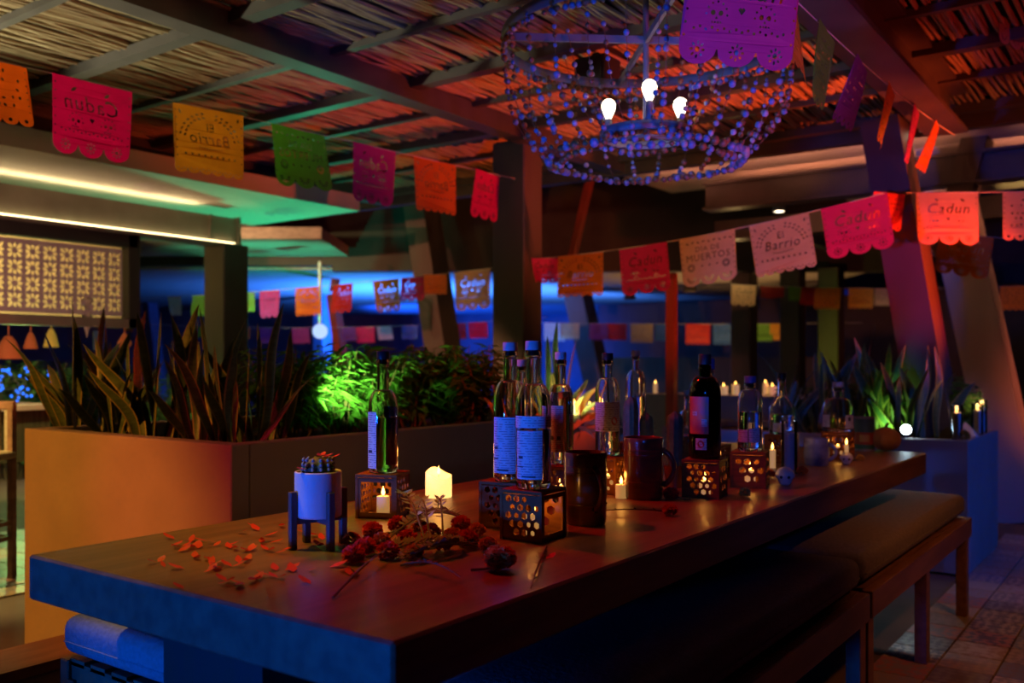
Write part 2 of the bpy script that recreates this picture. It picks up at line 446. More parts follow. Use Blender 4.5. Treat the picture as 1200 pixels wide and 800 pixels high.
def label_mat(name, paper, ink, lines=60.0, seal=None):
    """printed paper: rows of fine print broken by word gaps"""
    m = bpy.data.materials.new(name); m.use_nodes = True
    nt = m.node_tree; b = nt.nodes['Principled BSDF']; b.inputs['Roughness'].default_value = .6
    tc = nt.nodes.new('ShaderNodeTexCoord'); sp = nt.nodes.new('ShaderNodeSeparateXYZ'); nt.links.new(tc.outputs['Object'], sp.inputs[0])
    mu = nt.nodes.new('ShaderNodeMath'); mu.operation = 'MULTIPLY'; mu.inputs[1].default_value = lines / .15; nt.links.new(sp.outputs[2], mu.inputs[0])
    fr = nt.nodes.new('ShaderNodeMath'); fr.operation = 'FRACT'; nt.links.new(mu.outputs[0], fr.inputs[0])
    gt = nt.nodes.new('ShaderNodeMath'); gt.operation = 'GREATER_THAN'; gt.inputs[1].default_value = .74; nt.links.new(fr.outputs[0], gt.inputs[0])
    nz = nt.nodes.new('ShaderNodeTexNoise'); nz.inputs['Scale'].default_value = 110; nt.links.new(tc.outputs['Object'], nz.inputs['Vector'])
    g2 = nt.nodes.new('ShaderNodeMath'); g2.operation = 'GREATER_THAN'; g2.inputs[1].default_value = .46; nt.links.new(nz.outputs[0], g2.inputs[0])
    an = nt.nodes.new('ShaderNodeMath'); an.operation = 'MULTIPLY'; nt.links.new(gt.outputs[0], an.inputs[0]); nt.links.new(g2.outputs[0], an.inputs[1])
    mx = nt.nodes.new('ShaderNodeMix'); mx.data_type = 'RGBA'
    nt.links.new(an.outputs[0], mx.inputs[0]); mx.inputs[6].default_value = (*paper, 1); mx.inputs[7].default_value = (*ink, 1)
    nt.links.new(mx.outputs[2], b.inputs['Base Color'])
    return m
M['label'] = label_mat('white_label', (.80, .80, .82), (.22, .22, .26), 26)
M['label_grey'] = label_mat('grey_label', (.55, .55, .62), (.2, .15, .2), 22)
M['label_warm'] = mat('warm_label', (.72, .20, .08), .55, 0, (.5, .12, .25), 28)
M['ink'] = mat('label_ink', (.06, .06, .09), .6)
M['seal'] = mat('label_seal', (.55, .07, .05), .6)

def tile_mat():
    """cement tiles: each tile picks its own pattern and tint"""
    m = bpy.data.materials.new('cement_tile'); m.use_nodes = True
    nt = m.node_tree; b = nt.nodes['Principled BSDF']; b.inputs['Roughness'].default_value = .35
    N = nt.nodes.new; L = nt.links.new
    oi = N('ShaderNodeObjectInfo'); tc = N('ShaderNodeTexCoord')
    sp = N('ShaderNodeSeparateXYZ'); L(tc.outputs['Object'], sp.inputs[0])
    def math_(op, a, bb=None):
        n = N('ShaderNodeMath'); n.operation = op
        for i, q in enumerate((a, bb)):
            if q is None: continue
            if isinstance(q, (int, float)): n.inputs[i].default_value = q
            else: L(q, n.inputs[i])
        return n.outputs[0]
    ax, ay = math_('ABSOLUTE', sp.outputs[0]), math_('ABSOLUTE', sp.outputs[1])
    dia = math_('ADD', ax, ay); mxx = math_('MAXIMUM', ax, ay); mn = math_('MINIMUM', ax, ay)
    k = math_('ADD', math_('MULTIPLY', oi.outputs['Random'], 60.0), 35.0)
    s1 = math_('SINE', math_('MULTIPLY', dia, k)); s2 = math_('SINE', math_('MULTIPLY', math_('ADD', mxx, math_('MULTIPLY', mn, -.6)), 110.0))
    p = math_('GREATER_THAN', math_('MULTIPLY', s1, s2), 0.0)
    rp = N('ShaderNodeValToRGB'); cr = rp.color_ramp; cr.interpolation = 'CONSTANT'
    cols = [(.42, .30, .18), (.50, .20, .12), (.30, .28, .22), (.52, .42, .28), (.20, .24, .28)]
    cr.elements[0].color = (*cols[0], 1); cr.elements[1].position = .2; cr.elements[1].color = (*cols[1], 1)
    for i in (2, 3, 4):
        e = cr.elements.new(.2 * i); e.color = (*cols[i], 1)
    L(oi.outputs['Random'], rp.inputs[0])
    m2 = N('ShaderNodeMath'); m2.operation = 'FRACT'; L(math_('MULTIPLY', oi.outputs['Random'], 7.3), m2.inputs[0])
    r2 = N('ShaderNodeValToRGB'); r2.color_ramp.elements[0].color = (.62, .54, .42, 1); r2.color_ramp.elements[1].color = (.12, .10, .10, 1)
    L(m2.outputs[0], r2.inputs[0])
    mx = N('ShaderNodeMix'); mx.data_type = 'RGBA'; L(p, mx.inputs[0]); L(rp.outputs[0], mx.inputs[6]); L(r2.outputs[0], mx.inputs[7])
    L(mx.outputs[2], b.inputs['Base Color'])
    return m
M['tile'] = tile_mat()
M['grout'] = mat('floor_grout', (.16, .12, .09), .7, 0, (.12, .09, .07), 4)
#---STRUCTURE---
# ================================================================== the setting
floor = struct('floor', MB().bb(-16, 4, -3, 22, -.06, -.012), M['grout'], 'dark patterned cement tile floor of the terrace')
tile_me = MB().box((0, 0, -.006), (.194, .194, .012), None, 0, .002).mesh('tile', M['tile'])
for ix in range(9):
    for iy in range(22):
        x, y = -.85 + ix * .2, 2.7 + iy * .2
        obj('tile', tile_me, None, floor, (x, y, 0), (0, 0, random.choice((0, R(90)))))
for ix in range(9):
    for iy in range(9):
        obj('tile', tile_me, None, floor, (-6.4 + ix * .2, 1.9 + iy * .2, 0), (0, 0, random.choice((0, R(90)))))

# reed ceiling on steel purlins
CEIL = 2.73
ceiling = struct('ceiling', MB().bb(-9, 2.4, -1.2, 6.42, 2.80, 2.86), M['board'], 'dark roof deck above the reed matting')
mb = MB()
x = -8.6; k = 0
while x < 2.3:
    r = random.uniform(.008, .0125); ph = random.uniform(0, 6.28); am = random.uniform(.004, .02)
    pts = []; y = -.6 + random.uniform(-.2, .2)
    zo = random.uniform(0, .022)
    while y < 6.4:
        pts.append((x + am * math.sin(y * 2.3 + ph) + .035 * math.sin(y * 1.1 + x * .9), y, CEIL + .022 + zo + .012 * math.sin(y * 5.4 + ph * 1.3)))
        y += .22
    mb.tube(pts, r, 5, cap=False); x += random.uniform(.017, .027)
obj('reed_matting', mb, M['reed'], ceiling, smooth=True, kind='stuff', label='round reeds laid side by side between the purlins')
yb = [.35, .93, 1.51, 2.10, 2.685, 3.29, 3.91, 4.46, 5.02, 5.62, 6.28]
for i, y in enumerate(yb):
    hh = .055 if i % 2 == 0 else .035
    ww = .075 if i % 2 == 0 else .04
    obj('purlin', MB().bb(-8.8, 2.3, y - ww / 2, y + ww / 2, CEIL - hh + .02, CEIL + .02), M['steel'], ceiling)
for X in (-6.05, -3.56, .9):
    obj('girder', MB().bb(X - .06, X + .06, -1, 6.38, CEIL - .10, CEIL + .018), M['steel'], ceiling)
g = MB().bb(-1.22, -1.0, -1, 5.95, 2.50, 2.525).bb(-1.22, -1.0, -1, 5.95, CEIL - .005, CEIL + .018).bb(-1.125, -1.095, -1, 5.95, 2.52, CEIL)
obj('deep_girder', g, M['steel'], ceiling, label='deep steel girder with wide bottom flange')
obj('edge_fascia', MB().bb(-9, 2.4, 6.36, 6.44, 2.62, 2.80), M['steel'], ceiling)

def column(name, x, y, w_, d_, z0, z1, m, label):
    o = tag(obj(name, MB().bb(x - w_ / 2, x + w_ / 2, y - d_ / 2, y + d_ / 2, z0, z1, 0, .008), m), label, None, None, 'structure')
    return o
c = column('column', -3.72, 5.22, .27, .22, 0, CEIL - .06, M['column'], 'square dark red-lit column behind the tall bottles')
c = column('column', -6.26, 4.72, .26, .24, 0, 2.10, M['column'], 'dark square column under the bright canopy beam')
def slant(name, p0, p1, wx, wy, m, label):
    o = tag(obj(name, MB().bar(p0, p1, wx, wy, (0, 1, 0)), m), label, None, None, 'structure'); return o
def ends(pxa, pya, pxb, pyb, Y, z0=0.0, z1=None):
    a = at_y(pxa, pya, Y); b = at_y(pxb, pyb, Y)
    if z0 is not None:
        t = (z0 - a.z) / (b.z - a.z); b2 = a + (b - a) * t
    else: b2 = b
    if z1 is not None:
        t = (z1 - a.z) / (b.z - a.z); a = a + (b - a) * t
    return a, b2
a, b = ends(1040, 165, 1085, 430, 5.95, .5, 2.62)
slant('slanted_column', a, b, .22, .30, M['column'], 'blue-shadowed slanting column behind the snake plants at the lamp')
a, b = ends(1098, 150, 1178, 520, 7.7, 0.0, 2.9)
slant('slanted_column', a, b, .30, .36, M['canopy'], 'salmon-lit slanting column behind the tall glass candles')
a, b = ends(1178, 50, 1122, 250, 7.5, None)
slant('slanted_strut', a, b, .17, .30, M['column'], 'dark strut leaning from the roof to the salmon column')
a, b = ends(1085, -5, 1100, 60, 6.6, None, None)
slant('slanted_strut', at_y(1094, -30, 6.6), at_y(1082, 66, 6.6), .16, .2, M['dark'], 'black strut above the deep girder end')
a, b = ends(488, 205, 520, 415, 8.2, 0, 3.3)
slant('slanted_column', a, b, .3, .3, M['column'], 'slanting brown column behind the dark red foliage')
a, b = ends(676, 340, 692, 410, 12.5, 0, 2.3)
slant('slanted_column', a, b, .33, .33, M['column'], 'slanting brown column below the orange paper banner')
M['red_paint'] = mat('red_paint', (.55, .06, .04), .5)
M['blue_lit_paint'] = mat('blue_lit_paint', (.10, .22, .42), .6)  # blue light on the far column and post put into their colour
a, b = ends(390, 345, 402, 430, 9.0, 0)
slant('slanted_pole', a, b, .13, .13, M['red_paint'], 'red slanting pole behind the green-lit foliage, lower limb')
slant('slanted_pole', at_y(405, 255, 9.0), at_y(391, 342, 9.0), .09, .09, M['red_paint'], 'red slanting pole by the canopy corner, upper limb')
a, b = ends(172, 325, 184, 430, 10.5, 0, 2.45)
slant('slanted_column', a, b, .20, .20, M['blue_lit_paint'], 'blue-lit slanting column left of the dark square column')
a, b = ends(378, 255, 378, 430, 11.0, 0, 2.45)
slant('far_post', a, b, .22, .22, M['blue_lit_paint'], 'blue-lit upright post behind the red slanting pole')
a = at_y(787, 316, 6.6); b = at_y(786, 500, 6.6)
slant('thin_post', (a.x, a.y, 1.85), (a.x, a.y, 0), .07, .07, M['red_paint'], 'thin red post beside the pale counter')
slant('cross_rod', at_y(692, 208, 8.2), at_y(664, 330, 8.2), .07, .07, M['red_paint'], 'thin red-lit rod slanting behind the square column')  # red light on this rod is put in as red paint colour
for px, w_, lab in ((872, .26, 'green-lit square column below the cream lampshade banner'), (929, .24, 'green-lit square column behind the conical bottle'), (974, .24, 'green-lit square column behind the leaves of the far planter')):
    p = at_y(px, 400, 11.2)
    column('column', p.x, p.y, w_, .26, 0, 2.28, M['column'], lab)

# planters
def planter(name, x0, x1, y0, y1, h, label, soil_h=.06):
    t = thing(name, label, 'planter', ((x0 + x1) / 2, (y0 + y1) / 2, 0))
    hx, hy = (x1 - x0) / 2, (y1 - y0) / 2; wl = .07
    for nm, a in (('front_panel', (-hx, hx, -hy, -hy + wl)), ('back_panel', (-hx, hx, hy - wl, hy)), ('side_panel', (hx - wl, hx, -hy + wl, hy - wl)), ('side_panel', (-hx, -hx + wl, -hy + wl, hy - wl))):
        obj(nm, MB().bb(*a, 0, h, 0, .004), M['planter'], t)
    s = MB(); n = 14
    gx = [(-hx + wl) + (2 * hx - 2 * wl) * i / n for i in range(n + 1)]; gy = [(-hy + wl) + (2 * hy - 2 * wl) * i / n for i in range(n + 1)]
    vs = [(gx[i], gy[j], h - soil_h + random.uniform(-.012, .012)) for j in range(n + 1) for i in range(n + 1)]
    fs = [(j * (n + 1) + i, j * (n + 1) + i + 1, (j + 1) * (n + 1) + i + 1, (j + 1) * (n + 1) + i) for j in range(n) for i in range(n)]
    obj('soil', s.add(vs, fs), M['soil'], t)
    return t
PL = planter('planter', -3.67, -2.39, 1.82, 4.15, .894, 'tall plastered planter full of snake plants beside the table')
PR = planter('planter', -2.75, -.92, 5.48, 6.5, .73, 'plastered planter with a blue-lit side beyond the far end of the benches', .04)

# bright canopy on the left
cl = tag(obj('canopy', MB().bb(-6.95, -5.56, -2, 5.53, 2.42, 2.55), M['canopy']), 'pale plaster canopy with red-lit edge and teal underside', None, None, 'structure')
def add_petal_fan(px, py, rot):
    mb = MB(); p = at_z(px, py, 2.418)
    for i in range(5):
        a = rot + (i - 2) * .5
        c0 = Vector((math.cos(a), math.sin(a), 0)) * .16
        lp = petal2(c0.x * .4, c0.y * .4, .26, .09, a)
        mb.add([(x, y, 0) for x, y in lp], [tuple(range(6))[::-1]])
    return obj('petal_fan', mb, M['lattice'], cl, p)  # fan of flat petal shapes just under the soffit
add_petal_fan(150, 219, R(60)); add_petal_fan(312, 246, R(75))
bm_ = thing('led_beam', 'bronze steel beam with glowing strip under the pale canopy', None, (-6.3, 0, 0)); bm_['kind'] = 'structure'
obj('web', MB().bb(-.06, .04, -2, 4.82, 2.11, 2.33), M['bronze'], bm_)
obj('flange', MB().bb(-.1, .12, -2, 4.82, 2.09, 2.11), M['bronze'], bm_)
obj('end_plate', MB().bb(-.07, .075, 4.82, 4.84, 2.09, 2.34), M['bronze'], bm_)
obj('stiffener', MB().bb(.04, .07, 4.55, 4.57, 2.11, 2.33), M['bronze'], bm_)
obj('led_strip', MB().bb(.05, .075, -2, 4.78, 2.112, 2.126), M['led'], bm_, label='glowing warm light strip')
obj('led_strip', MB().bb(-.058, -.02, -2, 4.5, 2.331, 2.336), M['led_top'], bm_, label='warm light strip hidden on top of the beam')
# dark header beams left of the canopy
hb = thing('bar_header', 'dark frame of the bar opening with a pierced pink screen', None, (-6.3, 0, 0)); hb['kind'] = 'structure'
obj('rail', MB().bb(-.05, .05, 1.2, 3.93, 2.0, 2.09), M['dark'], hb)
obj('rail', MB().bb(-.05, .05, 1.2, 3.93, 1.405, 1.475), M['bronze'], hb)
obj('stile', MB().bb(-.05, .05, 3.86, 3.95, 1.405, 2.09), M['dark'], hb)
def lattice():
    W, H, nx, ny = 2.6, .49, 22, 4
    holes = []; cw, ch = W / nx, (H - .05) / ny
    for i in range(nx):
        for j in range(ny):
            cx, cy = -W / 2 + cw * (i + .5), -H / 2 + .025 + ch * (j + .5)
            for k in range(8):
                a = k * math.pi / 4 + R(0)
                holes.append(petal2(cx + .015 * math.cos(a), cy + .015 * math.sin(a), (.038 if k % 2 == 0 else .052), .024, a))
    out = [(-W / 2, -H / 2), (W / 2, -H / 2), (W / 2, H / 2), (-W / 2, H / 2)]
    return cut_sheet('pierced_screen', out, holes, .008, M['lattice'])
sc_ = obj('pierced_screen', lattice(), None, hb, (.02, 2.52, 1.735), (0, 0, R(90)), label='pink pierced screen with star shaped cut-outs')
# lit back wall of the bar behind the screen
tag(obj('wall_bar', MB().bb(-8.9, -8.8, -1, 5.42, 1.54, 2.7), mat('bar_wall', (.60, .50, .28), .8)), 'warm lit wall seen through the pierced screen', None, None, 'structure')
spot('bar_wall_lamp', (-7.3, 2.6, 2.3), (-8.8, 4.2, 1.9), 420, (1.0, .70, .28), 110, .6)

# canopy with salmon cove on the right
cr_ = tag(obj('canopy', MB().bb(-3.95, 3.2, 6.75, 8.1, 2.78, 2.9), M['canopy']), 'pale soffit with salmon cove light above the far planter', None, None, 'structure')
ib = thing('steel_beam', 'dark steel beam below the salmon soffit', None, (0, 7.42, 0)); ib['kind'] = 'structure'
obj('web', MB().bb(-3.29, 3.2, -.02, .02, 2.47, 2.66), M['steel'], ib)
obj('flange', MB().bb(-3.29, 3.2, -.09, .09, 2.45, 2.47), M['steel'], ib)
obj('flange', MB().bb(-3.29, 3.2, -.09, .09, 2.66, 2.68), M['steel'], ib)
obj('led_strip', MB().bb(-3.1, 3.1, .04, .085, 2.50, 2.53), M['led_salmon'], ib, label='salmon light strip on top of the beam')
ib2 = tag(obj('steel_beam', MB().bb(-3.6, 3.2, 8.3, 8.5, 2.32, 2.5), M['steel']), 'dark cross beam behind the salmon soffit', None, None, 'structure')
for y0, y1, x0, lab in ((8.6, 9.4, -2.6, 'cream lit soffit panel behind the dark cross beam'),):
    tag(obj('soffit', MB().bb(x0, 2.5, y0, y1, 2.72, 2.8), M['canopy']), lab, None, None, 'structure')
for k_, X_ in enumerate((-3.3, -2.5, -1.7, -.4, .5)):
    spot('cove_lamp', (X_, 6.6, 2.36), (X_, 6.97, 2.95), 26, (1.0, .34, .20), 96, .8)

spot('soffit_lamp', (-.9, 8.9, 2.2), (-1.0, 8.95, 2.75), 9, (1, .62, .2), 140, .6)
def rafters():
    t = thing('rafter_set', 'thin dark rafters between the far columns', None, (0, 0, 0)); t['kind'] = 'structure'
    for X in (-3.2, -2.2, -1.2):
        obj('rafter', MB().bb(X - .05, X + .05, 8.5, 10.6, 2.42, 2.52), M['bronze'], t)
rafters()

# far pavilion: low ceiling, fascia and back walls
RV = Matrix.Rotation(YAW, 3, 'Z')
def far_box(l0, l1, d0, d1, z0, z1):
    """box of the far pavilion, which stands square to the view line of the planter gap"""
    c = RV @ Vector(((l0 + l1) / 2, (d0 + d1) / 2, (z0 + z1) / 2))
    return MB().box(c, (l1 - l0, d1 - d0, z1 - z0), RV)
FC = tag(obj('ceiling_far', far_box(-9, 4.6, 11.6, 22, 2.32, 2.44), M['far_ceiling']), 'low far ceiling washed in blue and warm light', None, None, 'structure')
tag(obj('fascia_far', far_box(-2.2, 4.6, 11.3, 11.5, 2.27, 4.6), M['dark']), 'dark deep fascia in front of the far ceiling', None, None, 'structure')
tag(obj('fascia_far', far_box(-9, -2.2, 11.3, 11.5, 2.34, 4.6), M['dark']), 'dark fascia behind the red slanting pole', None, None, 'structure')
tag(obj('soffit_teal', far_box(-4.6, -1.98, 9.6, 11.2, 2.44, 2.56), M['far_ceiling']), 'teal and brown lit soffit beyond the dark square column', None, None, 'structure')
for px, py, d in ((452, 372, 17), (512, 347, 14), (565, 352, 14.5), (683, 374, 18), (738, 345, 14), (808, 342, 12.5)):
    p = at(px, py, d)
    t = thing('ceiling_spotlight', {452: 'small white spotlight on the far blue ceiling', 512: 'dark box lamp hanging left of the square column', 565: 'dark cone lamp beside the square column', 683: 'dark lamp on the far ceiling behind the slanting column', 738: 'dark lamp on the ceiling below the pink banner', 808: 'dark box lamp right of the thin red post'}[px], 'spotlight', (p.x, p.y, 2.32))
    obj('mount', MB().lathe([(.0, 0), (.05, 0), (.05, -.03), (.0, -.03)], 10), M['dark'], t)
    obj('housing', MB().lathe([(0, -.03), (.05, -.04), (.10, -.20), (.09, -.21), (0, -.2)], 12), M['pot'] if px == 452 else M['dark'], t)
tag(obj('wall_back', MB().bb(-20, 4, 20, 20.1, 0, 4.2), M['wall']), 'blue-lit wall at the very back', None, None, 'structure')
tag(obj('wall_left', MB().bb(-18.1, -18, -3, 20, 0, 4.2), M['wall']), 'dark wall beyond the garden on the left', None, None, 'structure')
tag(obj('wall_right', MB().bb(3.0, 3.1, -3, 20, 0, 4.2), M['dark']), 'dark wall on the right of the terrace', None, None, 'structure')
a, b = at_y(690, 400, 15), at_y(1010, 400, 15)
tag(obj('wall_curtain', MB().bb(a.x, b.x, 15, 15.1, 0, 1.25), M['green_wall']), 'dim olive panelling behind the far candles', None, None, 'structure')
a, b = at_y(700, 380, 16), at_y(1000, 380, 16)
tag(obj('wall_dark', MB().bb(a.x, 3.0, 16, 16.1, 0, 2.3), M['dark']), 'dark wall behind the far paper banners', None, None, 'structure')

# pale counter with candles behind the table
p0, p1 = at_y(752, 463, 6.95), at_y(985, 463, 6.95)
ct = thing('counter', 'low pale counter with candles behind the table bottles', 'counter', (p0.x, 6.95, 0))
L_ = p1.x - p0.x
obj('front_panel', MB().bb(0, L_, 0, .04, 0, .86), M['planter'], ct)
obj('end_panel', MB().bb(0, .04, .04, .5, 0, .86), M['planter'], ct)
obj('worktop', MB().bb(-.02, L_, -.02, .5, .86, .89), M['planter'], ct)
p = at_y(1000, 300, 12.0)
# ledge at lower left
lg = thing('low_ledge', 'low wood-topped ledge against the amber planter wall', 'ledge', (-2.72, 1.1, 0))
obj('top_board', MB().bb(-.11, .11, -.9, .70, .27, .30), M['bench_wood'], lg)
obj('side_board', MB().bb(-.09, .10, -.9, .70, 0, .27), M['planter'], lg)

# ================================================================== table and benches
tb = thing('dining_table', 'long thick wooden table set with bottles and candles', 'table', (-1.4285, 2.6965, 0))
def slab():
    mb = MB().box((0, 0, .7035), (1.033, 3.447, .093), None, 0, .005)
    return mb
obj('table_top', slab(), M['wood'], tb)
for y in (-1.6, 1.45):
    obj('leg', MB().bb(-.15, .14, y - .05, y + .05, 0, .657), M['dark_wood'], tb)
obj('stretcher', MB().bb(-.04, .04, -1.55, 1.40, .10, .18), M['dark_wood'], tb)

def soft_box(x, y, z, r, n=5, puff=.012):
    """cushion: rounded box with soft crowned faces"""
    mb = MB(); hx, hy, hz = x / 2, y / 2, z / 2
    def ax(h, seg):
        return [-h + r * (1 - math.cos(math.pi / 2 * i / n)) for i in range(n)] + [-h + r + (2 * h - 2 * r) * i / seg for i in range(seg + 1)] + [h - r * (1 - math.cos(math.pi / 2 * i / n)) for i in range(n - 1, -1, -1)]
    def proj(p):
        q = Vector((max(-hx + r, min(hx - r, p[0])), max(-hy + r, min(hy - r, p[1])), max(-hz + r, min(hz - r, p[2]))))
        d = Vector(p) - q
        o = q + d.normalized() * r if d.length > 1e-9 else Vector(p)
        if abs(o.z) > hz - r * .9: o.z += math.copysign(puff, o.z) * (1 - (o.x / hx) ** 4) * (1 - (o.y / hy) ** 8)
        return o
    X, Y, Z = ax(hx, 6), ax(hy, 14), ax(hz, 1)
    def grid(A, B, f, flip):
        vs = [proj(f(a, b)) for b in B for a in A]; w_ = len(A)
        fs = [(j * w_ + i, j * w_ + i + 1, (j + 1) * w_ + i + 1, (j + 1) * w_ + i) for j in range(len(B) - 1) for i in range(w_ - 1)]
        mb.add(vs, [f_[::-1] if flip else f_ for f_ in fs])
    grid(X, Y, lambda a, b: (a, b, hz), False); grid(X, Y, lambda a, b: (a, b, -hz), True)
    grid(X, Z, lambda a, b: (a, -hy, b), False); grid(X, Z, lambda a, b: (a, hy, b), True)
    grid(Y, Z, lambda a, b: (hx, a, b), False); grid(Y, Z, lambda a, b: (-hx, a, b), True)
    return mb
def bench(x0, x1, y0, y1, label):
    t = thing('bench', label, 'bench', ((x0 + x1) / 2, (y0 + y1) / 2, 0), 0, 'wooden benches along the table')
    hx, hy = (x1 - x0) / 2, (y1 - y0) / 2
    for sx in (-1, 1):
        obj('side_rail', MB().bb(sx * hx - (.035 if sx > 0 else 0), sx * hx + (.035 if sx < 0 else 0), -hy, hy, .36, .445, 0, .003), M['bench_wood'], t)
        for y in (-hy + .03, 0, hy - .03):
            obj('leg', MB().bb(sx * (hx - .035) - .022, sx * (hx - .035) + .022, y - .03, y + .03, 0, .40, 0, .002), M['bench_wood'], t)
    for y in (-hy + .03, hy - .03):
        obj('end_rail', MB().bb(-hx + .035, hx - .035, y - .02, y + .02, .36, .44), M['bench_wood'], t)
    n = 5
    for i in range(n):
        x = -hx + .06 + (2 * hx - .12) * i / (n - 1)
        obj('slat', MB().bb(x - .03, x + .03, -hy + .01, hy - .01, .432, .448), M['bench_wood'], t)
def cushion(x0, x1, y0, y1, z0, label):
    me = soft_box(x1 - x0, y1 - y0, .088, .03).mesh('cushion', M['cushion'], True)
    o = obj('cushion', me, None, None, ((x0 + x1) / 2, (y0 + y1) / 2, z0 + .056))
    tag(o, label, 'cushion', 'grey bench cushions')
    mb = MB()
    hx, hy = (x1 - x0) / 2 , (y1 - y0) / 2
    pts = [(hx * sx - (.02 * sx if k else 0), hy * sy - (0 if k else .02 * sy), -.012) for sx, sy, k in ((1, -1, 0), (1, 1, 0), (1, 1, 1), (-1, 1, 1), (-1, 1, 0), (-1, -1, 0), (-1, -1, 1), (1, -1, 1))]
    mb.tube(pts + [pts[0]], .0022, 5, cap=False)
    obj('seam', mb, M['cushion'], o)
bench(-1.215, -.765, 1.26, 2.935, 'near right wooden bench, closer to the picture edge')
bench(-1.215, -.765, 2.965, 4.65, 'far right wooden bench, reaching the blue-sided planter')
cushion(-1.205, -.79, 1.27, 2.93, .448, 'dark grey cushion on the nearer right bench')
cushion(-1.205, -.79, 2.968, 4.64, .448, 'grey cushion on the farther right bench, half lit')
bench(-2.17, -1.70, 1.16, 2.86, 'near left wooden bench below the blue cushion')
bench(-2.17, -1.70, 2.89, 4.55, 'far left wooden bench hidden behind the table')
cushion(-2.16, -1.71, 1.155, 2.84, .448, 'blue-lit cushion poking out below the table corner')
cushion(-2.16, -1.71, 2.90, 4.54, .448, 'shadowed cushion on the hidden left bench')
#---OBJECTS---
# ================================================================== lanterns, candles, bottles
TZ = .75
hex_h = lambda cx, cy, r: ring2(cx, cy, r, 6, None, R(30))
LH = .114; LW = .11
def lantern_panel(kind):
    o = LW / 2 - .004; out = [(-o, .006), (o, .006), (o, LH - .010), (-o, LH - .010)]
    hs = []
    if kind == 'hex':
        for j in range(5):
            for i in range(4):
                if (i, j) in ((0, 0), (3, 4)): continue
                hs.append(hex_h(-.033 + i * .021 + (.0105 if j % 2 else 0), .02 + j * .0185, .0086 if (i + j) % 3 else .0068))
    elif kind == 'hole':
        for j in range(3):
            for i in range(3):
                if i + j < 1 or i + j > 4: continue
                hs.append(hex_h(-.030 + i * .028 + (.013 if j % 2 else 0), .03 + j * .027, .0115 if (i + j) % 2 else .0095))
    else:
        hs.append([(-o + .01, .016), (o - .01, .016), (o - .01, LH - .02), (-o + .01, LH - .02)])
    return cut_sheet('pierced_panel', out, hs, .004, M['lantern'])
PAN = {k: lantern_panel(k) for k in ('hex', 'hole', 'open')}
FL = MB().lathe([(0, 0), (.0036, .003), (.0050, .008), (.0036, .015), (.0012, .022), (0, .026)], 10).mesh('flame', M['flame'], True)
WICK = MB().tube([(0, 0, -.004), (.0004, 0, .006)], .0008, 5).mesh('wick', M['black_cap'])
def candle(loc, r, h, label, wax_glow=True, energy=.5, grp='lit candles'):
    t = thing('votive_candle', label, 'candle', loc, 0, grp)
    pr = [(0, 0), (r * .97, 0), (r, .004), (r, h * .96), (r * .93, h), (r * .5, h - .003), (0, h - .005)]
    wx = obj('wax', MB().lathe(pr, 20).mesh('wax', M['wax'] if wax_glow else M['wax_dim'], True), None, t); sharp(wx.data)
    obj('wick', WICK, None, t, (0, 0, h - .002)); obj('flame', FL, None, t, (0, 0, h + .001))
    if energy: point('candle_light', (0, 0, h + .028), energy * .4, (1.0, .40, .06), .012, t)
    return t
def lantern(x, y, rz, label, faces=('hex', 'hex', 'hex', 'hex'), cand='', energy=.5, ch=.045):
    """faces: -y, +x, +y, -x"""
    t = thing('candle_lantern', label, 'lantern', (x, y, TZ), rz, 'square pierced candle lanterns')
    for k, f in enumerate(faces):
        a = k * R(90)
        off = Vector((0, -LW / 2 + .003, 0)); off.rotate(Euler((0, 0, a)))
        obj('pierced_panel', PAN[f], None, t, off, (0, 0, a))
    for sx in (-1, 1):
        for sy in (-1, 1):
            obj('corner_post', MB().box((sx * (LW / 2 - .003), sy * (LW / 2 - .003), LH / 2), (.007, .007, LH)), M['lantern'], t)
    obj('base_board', MB().bb(-LW / 2 + .004, LW / 2 - .004, -LW / 2 + .004, LW / 2 - .004, 0, .006), M['lantern'], t)
    obj('lid', MB().bb(-LW / 2 - .001, LW / 2 + .001, -LW / 2 - .001, LW / 2 + .001, LH - .008, LH, 0, .001), M['lantern'], t)
    if cand: candle((x, y, TZ + .0065), .017, ch, cand, True, energy)
ZL = TZ + LH + .0008
def V2(px, d): p = at(px, 425, d); return p.x, p.y

